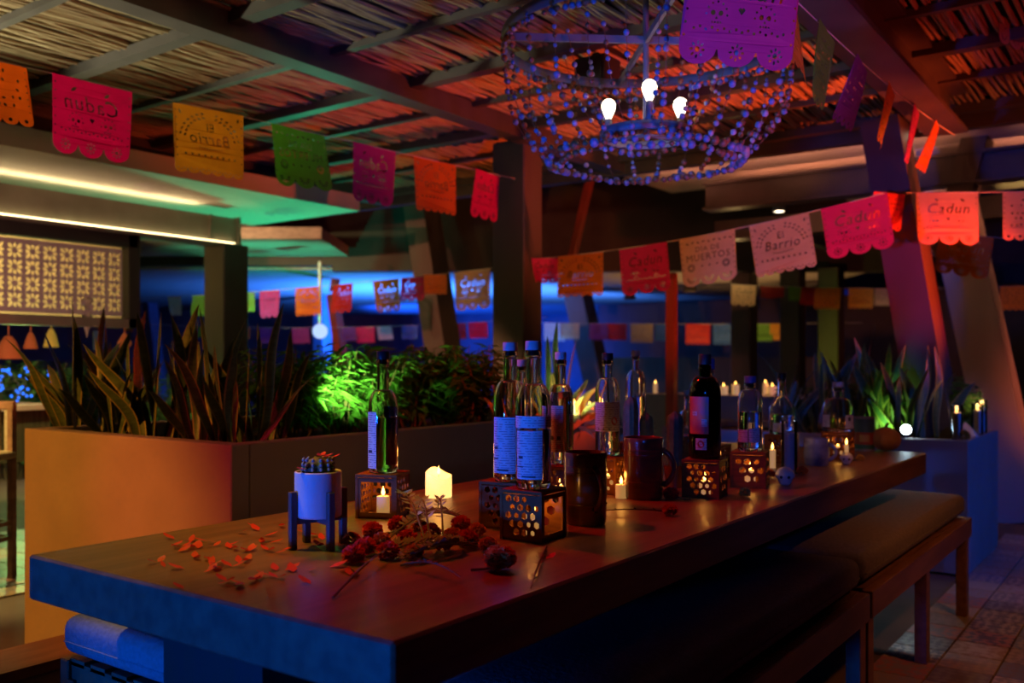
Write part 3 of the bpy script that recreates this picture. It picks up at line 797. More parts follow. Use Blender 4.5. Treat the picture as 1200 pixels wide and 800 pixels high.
def bottle(loc, r, body, neck_r, total, label, cap='black_cap', shoulder=.055, lip=True, glassm='glass', fill=.6, lab=None, cap_h=.028, cap_r=None, spirit='spirit', foot=.012, conical=False):
    """turned glass: body, shoulder, neck, stopper, with spirit inside and paper labels"""
    t = thing('bottle', label, 'bottle', loc, 0, 'liquor bottles on the table')
    cap_r = cap_r or neck_r * 1.12
    zt = total - cap_h * .75
    wl = .0035
    def prof(o, z0, ztop):
        pr = [(max(r - o, .003) * .90, z0), (r - o, z0 + .007), (r - o, body)]
        for i in range(1, 9):
            a = i / 8
            if conical: rr = (r - o) + ((neck_r - o) - (r - o)) * a; zz = body + shoulder * a
            else: rr = (neck_r - o) + ((r - o) - (neck_r - o)) * math.cos(a * math.pi / 2) ** .9; zz = body + shoulder * math.sin(a * math.pi / 2) if a < 1 else body + shoulder
            pr.append((rr, zz))
        pr.append((neck_r - o, ztop))
        return pr
    outp = prof(0, 0, zt)
    if lip: outp = outp[:-1] + [(neck_r, zt - .018), (neck_r + .0025, zt - .016), (neck_r + .0025, zt - .003), (neck_r, zt)]
    inp = prof(wl, foot, zt)
    mb = MB().lathe([(0, .003)] + outp + inp[::-1] + [(0, foot)], 32)
    g = obj('glass', mb.mesh('glass', M[glassm], True), None, t); sharp(g.data, 50)
    if fill > 0:
        zf = foot + (body - foot) * fill if fill <= 1 else body + shoulder * .6
        o = wl + .0006
        lp = [(0, foot + .0008), ((r - o) * .9, foot + .0008), (r - o, foot + .008), (r - o, zf), (0, zf)]
        if fill > 1:
            q = [p_ for p_ in prof(o, foot + .0008, zt) if p_[1] <= zf]
            lp = [(0, foot + .0008)] + q + [(0, q[-1][1])]
        l = obj('liquid', MB().lathe(lp, 32).mesh('liquid', M[spirit], True), None, t); sharp(l.data, 50)
    if cap:
        cp = [(0, 0), (neck_r - wl - .0005, 0), (neck_r - wl - .0005, cap_h * .25 + .0125)]
        zc = zt - .012
        cp = [(0, -.0), (neck_r - wl - .0004, 0), (neck_r - wl - .0004, .0125), (cap_r, .0125), (cap_r, .0125 + cap_h * .7), (cap_r * .94, .0125 + cap_h * .75), (0, .0125 + cap_h * .75)]
        s = obj('stopper', MB().lathe(cp, 24).mesh('stopper', M[cap], True), None, t, (0, 0, zc)); sharp(s.data)
    for spec in (lab or []):
        z0, z1, ac, aw, mm = spec[:5]
        ang = R(ac); hw = R(aw) / 2
        lb = MB().lathe([(r + .0006, z0), (r + .0006, z1)], 20, (0, 0, 0), 0, ang - hw, ang + hw).lathe([(r + .0003, z1), (r + .0003, z0)], 20, (0, 0, 0), 0, ang - hw, ang + hw)
        lo = obj('paper_label', lb.mesh('paper_label', M[mm], True), None, t)
        for (u, v, du, dv, im) in (spec[5] if len(spec) > 5 else []):
            # printed mark: u, v in 0..1 over the label
            aa = ang - hw + 2 * hw * u; ha = 2 * hw * du / 2; zz = z0 + (z1 - z0) * v; hz = (z1 - z0) * dv / 2
            if im == 'seal':
                pts = [(r + .0011, zz + hz * math.sin(k * math.pi / 8), aa + ha * math.cos(k * math.pi / 8)) for k in range(16)]
                mk = MB().add([(q[0] * math.cos(q[2]), q[0] * math.sin(q[2]), q[1]) for q in pts], [tuple(range(16))])
            else:
                mk = MB().lathe([(r + .0011, zz - hz), (r + .0011, zz + hz)], 4, (0, 0, 0), 0, aa - ha, aa + ha)
            obj('printed_mark', mk, M[im], lo)
    return t
# label angle: direction from the bottle towards the viewer
def face(x, y): return math.degrees(math.atan2(-y, -x))
print_a = [(.5, .06, .5, .035, 'ink'), (.2, .45, .2, .05, 'ink'), (.16, .26, .3, .025, 'ink')]

# --- lantern and bottle by the cactus pot
x, y = V2(449, 2.42)
lantern(x, y, R(24), 'lantern beside the cactus pot, with a lit candle and dried petals', ('open', 'hex', 'hex', 'hex'), 'lit candle in the open lantern by the cactus pot', .35)
f = face(x, y)
bottle((x, y, ZL), .0385, .165, .0150, .315, 'slim clear bottle with black stopper, standing alone by the cactus pot', 'black_cap', .05, True, 'glass', .86, [(.012, .158, f - 58, 62, 'label', [(.5, .3, .4, .05, 'ink')]), (.02, .17, f + 130, 90, 'ink')])
# --- twin lanterns with the two tallest bottles
x, y = V2(598, 2.25); x2, y2 = V2(625, 2.118)
lantern(x - .01, y + .012, R(8), 'lantern half hidden behind the nearer lit lantern', ('hex', 'hex', 'hex', 'hex'))
f = face(x, y)
bottle((x, y, ZL), .041, .185, .0165, .335, 'tall clear bottle with blue-lit label, left one of the pair', 'white_cap', .058, True, 'glass', .5, [(.02, .155, f - 28, 88, 'label', print_a)])
lantern(x2, y2, R(3), 'nearest lantern with purple-lit lid and bright candle inside', ('hex', 'open', 'hole', 'hole'), 'bright candle inside the nearest lantern', .45, .05)
f = face(x2, y2)
bottle((x2, y2, ZL), .041, .180, .0165, .335, 'tallest clear bottle with wide blue-lit label on the nearest lantern', 'white_cap', .058, True, 'glass', .72, [(.022, .132, f - 16, 92, 'label', print_a), (.138, .165, f, 150, 'label')])
# --- bottles behind them
x, y = V2(611, 2.92)
lantern(x, y, R(-4), 'lantern hidden behind the tall bottle pair')
bottle((x, y, ZL), .034, .17, .0135, .295, 'clear bottle with violet cap peeking between the tall bottles', 'white_cap', .05, True, 'glass', .6)
x, y = V2(657, 2.62)
lantern(x, y, R(5), 'lantern behind the clay mug, covered in marigolds', ('hex', 'hex', 'hex', 'hex'), 'small candle behind the handled clay mug', .1)
f = face(x, y)
bottle((x, y, ZL), .0365, .175, .0145, .315, 'clear bottle with narrow blue label behind the nearer clay mug', 'white_cap', .05, True, 'glass', 1.5, [(.035, .165, f - 28, 78, 'label', [(.35, .3, .2, .08, 'ink'), (.75, .3, .2, .08, 'ink'), (.75, .12, .25, .1, 'seal')]), (.05, .14, f + 60, 36, 'label')])
x, y = V2(712, 2.86)
lantern(x, y, R(2), 'lantern between the two clay mugs', ('hex', 'hex', 'hex', 'hex'), 'lit candle showing between the two clay mugs', .4)
candle((x + .095, y - .085, TZ), .017, .04, 'small lit candle standing between the mugs', True, .25)
f = face(x, y)
bottle((x, y, ZL), .038, .19, .0155, .315, 'clear bottle with black cap and red-sealed label above the mugs', 'black_cap', .05, True, 'glass', .5, [(.075, .165, f - 4, 150, 'label_grey', [(.74, .36, .2, .28, 'seal'), (.4, .08, .7, .05, 'ink')])])
x, y = V2(745, 3.35)
lantern(x, y, R(-6), 'lantern behind the dark cactus')
f = face(x, y)
bottle((x, y, ZL), .037, .20, .012, .33, 'slender necked bottle with pale stopper behind the dark cactus', 'white_cap', .06, True, 'glass', .8, [(.02, .13, f - 20, 70, 'label_grey')], cap_r=.016)
x, y = V2(826, 2.77)
lantern(x, y, R(10), 'lantern under the dark bottle with amber glowing side', ('hex', 'hole', 'hole', 'hex'), 'lit candle in the lantern under the dark bottle', .35, .04)
f = face(x, y)
bottle((x, y, ZL), .0475, .185, .017, .31, 'dark glass bottle with red and orange label and blue square', 'black_cap', .062, True, 'dark_glass', 0, [(.075, .185, f - 26, 78, 'label_warm', [(.35, .55, .25, .12, 'label_grey'), (.8, .3, .25, .2, 'label_grey')]), (.028, .062, f - 14, 40, 'label', [(.5, .5, .62, .62, 'seal')])], cap_h=.04)
x, y = V2(806, 3.55)
bottle((x, y, TZ), .036, .17, .014, .295, 'clear corked bottle half hidden by the dark bottle', 'cork', .05, True, 'glass', .7, [(.04, .12, face(x, y), 80, 'label_grey')])
x, y = V2(832, 3.25)
lantern(x, y, R(0), 'lantern behind the dark bottle')
bottle((x, y, ZL), .034, .17, .015, .30, 'blue-topped bottle directly behind the dark bottle', 'blue_cap', .05, True, 'glass', .7, cap_h=.05)
x, y = V2(879, 3.0)
lantern(x, y, R(14), 'lantern with bright hexagon holes under the wide clear bottle', ('hole', 'hole', 'hole', 'hex'), 'lit candle in the lantern under the wide clear bottle', .45, .045)
f = face(x, y)
bottle((x, y, ZL), .039, .165, .017, .242, 'wide clear bottle with bright blue cap', 'blue_cap', .035, True, 'glass', .75, [(.03, .075, f + 22, 55, 'label'), (.03, .07, f - 40, 60, 'label_grey')], cap_h=.03)
x, y = V2(916, 3.72)
lantern(x, y, R(6), 'lantern under the conical shouldered bottle')
bottle((x, y, ZL), .05, .105, .016, .245, 'clear bottle with sloping shoulders and black stopper', 'black_cap', .05, True, 'glass', .7, [(.01, .045, face(x, y) - 10, 60, 'label_grey')], conical=True)
x, y = V2(982, 3.86)
lantern(x, y, R(4), 'amber lit lantern under the round decanter', ('hole', 'hole', 'hex', 'hex'), 'lit candle in the lantern under the round decanter', .4, .045)
f = face(x, y)
bottle((x, y, ZL), .064, .085, .02, .205, 'squat round decanter with glass neck and pale label', 'white_cap', .055, True, 'glass', .6, [(.02, .07, f - 50, 40, 'label_grey'), (.015, .07, f + 48, 42, 'label_grey', [(.4, .7, .3, .3, 'ink')])], spirit='amber_spirit')

# --- pillar candle
def pillar():
    x, y = V2(514, 2.76)
    t = thing('pillar_candle', 'thick glowing white pillar candle with a melted slanting rim', 'candle', (x, y, TZ))
    n, r = 28, .0395; mb = MB(); rings = []
    for k in range(n):
        a = 2 * math.pi * k / n
        top = .083 - .012 * (1 + math.cos(a - R(-10))) + .004 * math.sin(3 * a)
        rings.append((a, top))
    prof = [(r * .97, 0.0), (r, .003), (r, .6), (r * .99, .97), (r * .92, 1.0), (r * .75, .90), (r * .3, .86)]
    for pr, pz in prof:
        for a, top in rings:
            z = pz if pz < .01 else top * pz
            mb.v.append((pr * math.cos(a), pr * math.sin(a), z))
    for i in range(len(prof) - 1):
        for k in range(n):
            a, b = i * n + k, i * n + (k + 1) % n
            mb.f.append((a, b, b + n, a + n)); mb.m.append(0)
    mb.f.append(tuple(range((len(prof) - 1) * n, len(prof) * n))); mb.m.append(0)
    mb.f.append(tuple(range(n))[::-1]); mb.m.append(0)
    obj('wax', mb.mesh('wax', M['wax_lit'], True), None, t)
    obj('wick', WICK, None, t, (0, 0, .064)); obj('flame', FL, None, t, (0, 0, .067))
    point('candle_light', (0, 0, .115), .45, (1, .42, .07), .02, t)
pillar()

# --- cactus pot on its stand
def cactus_pot():
    p = at_z(373, 640, TZ)
    t = thing('potted_cactus', 'small ribbed cactus in a white pot on a black wooden stand', 'plant', (p.x, p.y, TZ), R(28))
    pot = obj('pot', MB().lathe([(0, .066), (.047, .066), (.0505, .070), (.0505, .163), (.0485, .165), (.0465, .163), (.0465, .150), (0, .150)], 32).mesh('pot', M['pot'], True), None, t); sharp(pot.data)
    obj('soil', MB().lathe([(.0463, .1505), (.02, .153), (0, .152)], 20), M['soil'], t)
    for k in range(4):
        a = k * R(90) + R(45)
        c = Vector((math.cos(a), math.sin(a), 0)) * .0595
        obj('leg', MB().box((c.x, c.y, .062), (.015, .015, .124), Matrix.Rotation(a, 3, 'Z'), 0, .0015), M['black_wood'], t)
    st = obj('cross_brace', MB().box((0, 0, .060), (.108, .013, .012), Matrix.Rotation(R(45), 3, 'Z')).box((0, 0, .060), (.108, .013, .0118), Matrix.Rotation(R(135), 3, 'Z')), M['black_wood'], t)
    mb = MB(); n = 48; rows = 9
    for i in range(rows + 1):
        u = i / rows; z = .152 + .042 * u; rr = .033 * math.sqrt(max(0, 1 - (u * .98) ** 4)) * (.85 + .15 * math.sin(math.pi * u))
        for k in range(n):
            q = rr * (1 + .13 * math.cos(12 * 2 * math.pi * k / n) * (1 - .5 * u))
            mb.v.append((q * math.cos(2 * math.pi * k / n), q * math.sin(2 * math.pi * k / n), z))
    for i in range(rows):
        for k in range(n):
            a, b = i * n + k, i * n + (k + 1) % n
            mb.f.append((a, b, b + n, a + n)); mb.m.append(0)
    mb.f.append(tuple(range(rows * n, rows * n + n))); mb.m.append(0)
    ca = obj('cactus', mb.mesh('cactus', M['cactus'], True), None, t)
    b2 = MB()
    for k in range(12):
        for j in range(4):
            a = 2 * math.pi * k / 12; z = .160 + j * .010; rr = .0355 * (1 - .035 * j)
            b2.ball((rr * math.cos(a), rr * math.sin(a), z), .0042, 6, 4)
    obj('areoles', b2.mesh('areoles', M['silver_leaf'], True), None, ca, label='pale woolly dots along the ribs')
    return p
CP = cactus_pot()

# --- mugs
def mug(px, d, r, h, label, m, hang, grp='clay mugs', belly=.0, hs=1.0):
    x, y = V2(px, d)
    t = thing('mug', label, 'mug', (x, y, TZ), R(hang), grp)
    pr = [(0, 0), (r * .92, 0), (r * .97, .006), (r * (1 + belly), h * .45), (r, h * .9), (r * 1.02, h * .985), (r * .99, h), (r * .95, h * .985), (r * .93, h * .9), (r * (.93 + belly), h * .45), (r * .88, .012), (0, .010)]
    b = obj('body', MB().lathe(pr, 36).mesh('body', m, True), None, t); sharp(b.data, 60)
    for zb in (.28, .72, .80):
        obj('throwing_ridge', MB().lathe([(r * (1.0 + belly * .8), h * zb - .003), (r * (1.022 + belly), h * zb), (r * (1.0 + belly * .8), h * zb + .003)], 36).mesh('ridge', m, True), None, b)
    pts = [(r * .97 + (.034 * hs) * math.sin(math.pi * k / 12) ** .7, 0, h * .80 - h * .58 * k / 12) for k in range(13)]
    obj('handle', MB().tube(pts, [.009 - .002 * math.sin(math.pi * k / 12) for k in range(13)], 10).mesh('handle', m, True), None, t)
f = face(*V2(688, 2.30))
mug(686, 2.31, .0535, .178, 'nearest brown glazed mug with its handle towards the viewer', M['clay'], f + 28)
mug(754, 2.74, .0585, .180, 'brown glazed mug with blue glints and handle at its side', M['clay'], face(*V2(754, 2.7)) + 82)
mug(957, 3.62, .047, .105, 'dark speckled enamel mug near the round decanter', M['enamel'], face(*V2(957, 3.6)) + 80, 'enamel mug', .06, .8)

# --- glass candle in a tall tube, skulls, can, pumpkin
def veladora(loc, r, h, label, lit=True, e=.25):
    t = thing('glass_candle', label, 'candle', loc, 0, 'tall candles in glass')
    g = obj('glass', MB().lathe([(0, 0), (r * .96, 0), (r, .004), (r, h), (r * .93, h), (r * .91, .008), (0, .008)], 24).mesh('glass', M['frost'], True), None, t); sharp(g.data)
    wx = obj('wax', MB().lathe([(0, .009), (r * .88, .009), (r * .88, h * .78), (0, h * .77)], 20).mesh('wax', M['wax_dim'], True), None, t); sharp(wx.data)
    obj('wick', WICK, None, t, (0, 0, h * .78))
    if lit:
        obj('flame', FL, None, t, (0, 0, h * .79)); point('candle_light', (0, 0, h * .92), e, (1, .5, .15), .01, t)
x, y = V2(925, 3.40); veladora((x, y, TZ), .029, .186, 'tall pale glass tube beside the small white skull', False)
x, y = V2(914, 3.47); candle((x - .04, y + .03, TZ), .012, .07, 'slim lit candle behind the tall glass tube', True, .15)
def skull(px, py, r, label, cand=None):
    p = at_z(px, py, TZ)
    t = thing('sugar_skull', label, 'skull', (p.x, p.y, TZ), math.atan2(-p.y, -p.x) + R(90), 'small white skulls')
    mb = MB(); n = 20; rows = 12
    for i in range(rows + 1):
        th = math.pi * i / rows
        for k in range(n):
            a = 2 * math.pi * k / n
            q = Vector((r * math.sin(th) * math.cos(a), r * 1.12 * math.sin(th) * math.sin(a), -r * math.cos(th)))
            if q.z < -.25 * r: q.x *= .78; q.y = q.y * .85
            for ex in (-.38, .38):
                dd = (q - Vector((ex * r, -1.0 * r, .02 * r))).length
                if dd < .36 * r: q.y += .22 * r * (1 - dd / (.36 * r))
            dd = (q - Vector((0, -1.0 * r, -.34 * r))).length
            if dd < .2 * r: q.y += .12 * r
            q.z = max(q.z, -.86 * r)
            mb.v.append((q.x, q.y, q.z + .86 * r))
    for i in range(rows):
        for k in range(n):
            a, b = i * n + k, i * n + (k + 1) % n
            mb.f.append((a, b, b + n, a + n)); mb.m.append(0)
    obj('cranium', mb.mesh('cranium', M['ceramic'], True), None, t)
    tt = MB()
    for k in range(6): tt.box(((k - 2.5) * r * .16, -.80 * r, .28 * r), (r * .13, .12 * r, .2 * r), None, 0, .001)
    obj('teeth', tt, M['ceramic'], t)
    for ex in (-.36, .36): obj('eye_socket', MB().ball((ex * r, -.86 * r, .88 * r), .17 * r, 8, 6), M['dark'], t)
    if cand: candle((p.x, p.y, TZ + 1.84 * r), .008, .03, cand, True, .2)
skull(920, 568, .032, 'white skull ornament in front of the tall glass tube')
skull(992, 544, .026, 'small white skull carrying a lit candle near the decanter', 'slim lit candle standing on the small skull')
def tin():
    x, y = V2(1013, 4.22)
    t = thing('tin_can', 'green and red labelled can by the round orange gourd', 'can', (x, y, TZ))
    r, h = .043, .155
    c = obj('body', MB().lathe([(0, .0), (r, 0), (r + .001, .003), (r, .006), (r, h - .006), (r + .001, h - .003), (r, h), (r * .95, h), (r * .95, h - .004), (0, h - .004)], 28).mesh('body', M['ring'], True), None, t); sharp(c.data)
    bands = [(.010, .03, (.05, .22, .14)), (.03, .085, (.50, .08, .04)), (.085, .145, (.08, .20, .20))]
    for i, (z0, z1, c_) in enumerate(bands):
        obj('paper_band', MB().lathe([(r + .0007, z0), (r + .0007, z1)], 28), mat('can_band%d' % i, c_, .5), t)
    a = R(face(x, y))
    obj('paper_window', MB().lathe([(r + .0014, .042), (r + .0014, .075)], 8, (0, 0, 0), 0, a - .5, a + .5), mat('can_yellow', (.70, .42, .12), .5), t)
tin()
def gourd(px, d, r, label):
    x, y = V2(px, d)
    t = thing('gourd', label, 'gourd', (x, y, TZ))
    mb = MB(); n = 40; rows = 12
    for i in range(rows + 1):
        th = math.pi * i / rows
        for k in range(n):
            a = 2 * math.pi * k / n
            q = r * math.sin(th) * (1 + .06 * math.cos(8 * a))
            mb.v.append((q * math.cos(a), q * math.sin(a), r * .84 - r * .84 * math.cos(th)))
    for i in range(rows):
        for k in range(n):
            a, b = i * n + k, i * n + (k + 1) % n
            mb.f.append((a, b, b + n, a + n)); mb.m.append(0)
    obj('body', mb.mesh('body', M['pumpkin'], True), None, t)
    obj('stem', MB().tube([(0, 0, r * 1.64), (.004, 0, r * 1.85), (.012, .003, r * 1.98)], [.009, .007, .006], 7), M['stem'], t)
gourd(1038, 4.2, .064, 'round pale orange gourd next to the dazzling lamp')

# --- columnar cacti among the bottles
def column_cactus(px, d, pot_r, stems, label):
    x, y = V2(px, d)
    t = thing('potted_cactus', label, 'plant', (x, y, TZ))
    p = obj('pot', MB().lathe([(0, 0), (pot_r * .8, 0), (pot_r, .07), (pot_r * .9, .07), (pot_r * .88, .055), (0, .055)], 24).mesh('pot', M['clay'], True), None, t); sharp(p.data)
    obj('soil', MB().lathe([(pot_r * .9, .056), (0, .060)], 20), M['soil'], t)
    for sx, sy, r, h in stems:
        mb = MB(); n = 30; rows = 14
        for i in range(rows + 1):
            u = i / rows
            rr = r * (1 - max(0, (u - .82) / .18) ** 2.2) ** .5 * (.88 + .12 * min(1, u * 3)) if u < 1 else .001
            for k in range(n):
                a = 2 * math.pi * k / n; q = rr * (1 + .10 * math.cos(10 * a))
                mb.v.append((sx + q * math.cos(a), sy + q * math.sin(a), .05 + (h - .05) * u))
        for i in range(rows):
            for k in range(n):
                a, b = i * n + k, i * n + (k + 1) % n
                mb.f.append((a, b, b + n, a + n)); mb.m.append(0)
        st = obj('stem', mb.mesh('stem', M['cactus'], True), None, t)
        sp = MB()
        for k in range(10):
            for j in range(9):
                a = 2 * math.pi * k / 10; z = .08 + (h - .10) * j / 9
                p0 = Vector((sx + r * 1.08 * math.cos(a), sy + r * 1.08 * math.sin(a), z))
                for _ in range(2):
                    q = p0 + Vector((math.cos(a) + random.uniform(-.5, .5), math.sin(a) + random.uniform(-.5, .5), random.uniform(-.4, .6))) * .007
                    sp.add([p0 + Vector((0, 0, .0007)), p0 - Vector((0, 0, .0007)), q], [(0, 1, 2)])
        obj('spines', sp, M['dry'], st)
dr = Vector((cY, sY))
column_cactus(747, 3.06, .05, [(-.022 * cY, -.022 * sY, .023, .29), (.030 * cY, .030 * sY, .021, .235)], 'two dark columnar cacti in one pot behind the blue-glinting mug')
column_cactus(791, 2.98, .036, [(0, 0, .024, .245)], 'single fuzzy cactus left of the dark bottle')

# ================================================================== flowers and petals on the table
def marigold_mesh(r, m, n=150, seed=0):
    rnd = random.Random(seed); mb = MB()
    for i in range(n):
        u = rnd.random(); th = math.acos(1 - 1.75 * u); ph = rnd.uniform(0, 6.283)
        d = Vector((math.sin(th) * math.cos(ph), math.sin(th) * math.sin(ph), math.cos(th)))
        s = d.orthogonal().normalized(); s.rotate(Matrix.Rotation(rnd.uniform(0, 6.28), 3, d)); u2 = d.cross(s)
        b = d * r * .45; ln = r * rnd.uniform(.42, .6); wd = r * rnd.uniform(.16, .26)
        pts = [b - s * wd * .4, b + s * wd * .4, b + d * ln * .7 + s * wd + u2 * wd * .5, b + d * ln + u2 * wd * .9, b + d * ln * .7 - s * wd + u2 * wd * .2]
        mb.add([(p.x, p.y, p.z * .8) for p in pts], [(0, 1, 2, 3, 4)])
    zmin = min(v[2] for v in mb.v); mb.v = [(a, b, c - zmin) for a, b, c in mb.v]
    return mb.mesh('bloom', m)
MG = [marigold_mesh(.033, M['marigold'], 260, 1), marigold_mesh(.022, M['marigold'], 160, 2), marigold_mesh(.019, M['marigold_y'], 140, 3), marigold_mesh(.026, M['petal'], 180, 4)]
def marigold(px, py, k, label, z=TZ, stem=True, s=1.0):
    p = at_z(px, py, z)
    t = thing('marigold', label, 'flower', (p.x, p.y, z), random.uniform(0, 6), 'marigold heads')
    b = obj('bloom', MG[k], None, t, (0, 0, .001)); b.scale = (s, s, s)
    if stem: obj('stem', MB().tube([(0, 0, .008), (.03, .01, .004), (.055, .016, .0032)], .0025, 5), M['stem'], t)
marigold(586, 668, 0, 'large orange marigold lying in front of the nearest lantern', s=1.0)
marigold(428, 650, 3, 'red marigold beside the right leg of the cactus pot stand')
marigold(447, 640, 1, 'orange marigold with a grey leaf on it near the cactus pot')
marigold(466, 622, 3, 'red bloom just in front of the open lantern')
marigold(492, 625, 1, 'orange bloom in the middle of the dried garland')
marigold(540, 622, 3, 'red bloom below the glowing pillar candle')
marigold(559, 628, 1, 'orange bloom leaning on the half hidden lantern')
marigold(520, 645, 1, 'orange bloom at the front of the dried garland')
marigold(785, 604, 1, 'orange bloom on the table right of the far clay mug')
marigold(786, 585, 3, 'red bloom behind the small orange bloom by the mug')
marigold(873, 582, 2, 'pale orange bloom in front of the hexagon lantern')
marigold(902, 560, 1, 'orange bloom between the hexagon lantern and the skull')
marigold(1008, 540, 2, 'pale bloom beside the candle-bearing skull')
marigold(940, 556, 1, 'orange bloom left of the enamel mug')
for (a, b, k, lab) in ((412, 640, 1, 'orange bloom tucked against the stand leg of the cactus pot'), (436, 630, 3, 'red bloom between the stand and the open lantern'), (455, 655, 3, 'red bloom in front of the grey-leafed marigold'), (478, 640, 3, 'red bloom below the grey pointed sprig'), (505, 632, 3, 'red bloom under the grey pointed sprig'), (530, 634, 1, 'orange bloom near the middle of the dried heap'), (548, 640, 3, 'red bloom at the right end of the dried heap'), (485, 655, 1, 'orange bloom at the front edge of the dried heap'), (414, 660, 3, 'red bloom at the foot of the cactus pot stand'), (572, 646, 1, 'orange bloom behind the large marigold')):
    marigold(a, b, k, lab)
for (a, b, k, lab) in ((652, 592, 1, 'orange bloom tucked behind the nearest lantern'), (640, 585, 3, 'red bloom piled behind the nearest lantern'), (656, 583, 3, 'red bloom squeezed against the nearest mug')):
    marigold(a, b, k, lab)
# dried sprigs
def sprig(px0, py0, px1, py1, label, m, n=16, ln=.03, wd=.007, lift=.02, two=True):
    a, b = at_z(px0, py0, TZ + .004), at_z(px1, py1, TZ + .004)
    t = thing('dried_sprig', label, 'sprig', a, 0, 'dried sprigs on the table')
    d = b - a; d.z = 0; L = d.length; u = d.normalized(); v = Vector((-u.y, u.x, 0))
    pts = [u * L * k / 8 + Vector((0, 0, lift * math.sin(math.pi * k / 8 * .9))) for k in range(9)]
    obj('stem', MB().tube(pts, [.0028 - .0018 * k / 8 for k in range(9)], 5), M['dry'], t)
    mb = MB()
    for i in range(n):
        q = .25 + .75 * i / n; c = u * L * q + Vector((0, 0, lift * math.sin(math.pi * q * .9)))
        for s in ((-1, 1) if two else (1,)):
            dd = (u * .6 + v * s + Vector((0, 0, random.uniform(.1, .9)))).normalized(); l2 = ln * random.uniform(.7, 1.1) * (1 - .5 * q * (i / n))
            sd = dd.cross(Vector((0, 0, 1))).normalized() * wd
            mb.add([c, c + dd * l2 * .5 + sd, c + dd * l2, c + dd * l2 * .5 - sd], [(0, 1, 2, 3)])
    obj('leaves', mb, m, t)
sprig(390, 700, 478, 636, 'long bare twig reaching toward the table edge', M['dry'], 5, .02, .003)
sprig(500, 640, 462, 596, 'grey-blue leafy sprig in front of the lantern candle', M['silver_leaf'], 12, .032, .008, .07)
sprig(505, 640, 489, 612, 'grey-blue pointed sprig left of the pillar candle glow', M['silver_leaf'], 16, .028, .006, .075)
sprig(520, 638, 513, 606, 'thin grey sprig in front of the pillar candle', M['silver_leaf'], 10, .02, .006, .07)
sprig(420, 655, 560, 640, 'dry brown sprig lying along the garland', M['dry'], 26, .04, .006)
sprig(560, 640, 470, 660, 'dry brown sprig at the front of the garland', M['dry'], 24, .04, .006)
sprig(470, 662, 540, 680, 'dry brown sprig pointing at the table edge', M['dry'], 8, .02, .004)
sprig(450, 635, 540, 612, 'dry brown sprig behind the orange blooms', M['dry'], 26, .04, .007, .04)
sprig(790, 600, 700, 600, 'thin dark twig beside the nearest mug', M['dry'], 6, .015, .003, .008)
sprig(640, 640, 622, 690, 'withered leaf sprig in front of the nearest lantern', M['dry'], 5, .02, .006, .006)
# loose petals
PET = []
for s in range(4):
    rnd = random.Random(20 + s); mb = MB(); ln, wd = rnd.uniform(.016, .026), rnd.uniform(.004, .007)
    for q in range(rnd.choice((1, 2, 2))):
        a = rnd.uniform(-1, 1) + q * 1.6
        def P(x, y, z): return (x * math.cos(a) - y * math.sin(a), x * math.sin(a) + y * math.cos(a), z)
        mb.add([P(0, 0, .0008), P(ln * .4, wd, .004), P(ln * .8, wd * .7, .007), P(ln, 0, .009), P(ln * .8, -wd * .7, .006), P(ln * .4, -wd, .003)], [(0, 1, 5), (1, 2, 4, 5), (2, 3, 4)])
    PET.append(mb.mesh('petal', M['petal']))
spots = [(205, 632), (212, 641), (222, 636), (200, 640), (208, 647), (226, 641), (236, 637), (243, 634), (232, 643), (250, 640), (258, 636), (262, 640), (248, 654), (252, 660), (246, 663), (258, 665), (264, 662), (272, 664), (238, 671), (244, 668), (280, 660), (288, 657), (276, 642), (270, 643), (286, 647), (292, 645), (302, 618), (303, 622), (310, 628), (306, 636), (316, 636), (322, 633), (330, 616), (315, 645), (322, 648), (331, 644), (279, 624), (185, 659), (193, 665), (217, 667), (216, 690), (266, 681), (254, 684), (281, 685), (288, 685), (298, 680), (300, 677), (324, 669), (333, 669), (326, 677), (322, 676), (344, 671), (365, 685), (228, 654), (362, 625), (372, 627), (378, 633), (375, 640), (361, 668), (386, 665), (398, 668), (410, 674), (420, 671), (640, 655), (664, 648)]
for i, (a, b) in enumerate(spots):
    p = at_z(a, b, TZ + .001)
    o = obj('flower_petal', PET[i % 4], None, None, p, (0, 0, random.uniform(0, 6.28)))
    s = random.uniform(1.05, 1.5); o.scale = (s, s, s)
    tag(o, 'small red petal scattered on the table near the cactus pot', 'petal', 'red petals on the table')
# petals on the cactus
for dx, dy, dz in ((-.018, -.01, .196), (.006, .0, .197), (.02, -.008, .196), (.0, -.036, .170), (.028, .014, .194)):
    o = obj('flower_petal', PET[random.randrange(4)], None, None, (CP.x + dx, CP.y + dy, TZ + dz), (0, 0, random.uniform(0, 6)))
    tag(o, 'red petal dropped on top of the little cactus', 'petal', 'red petals on the cactus')
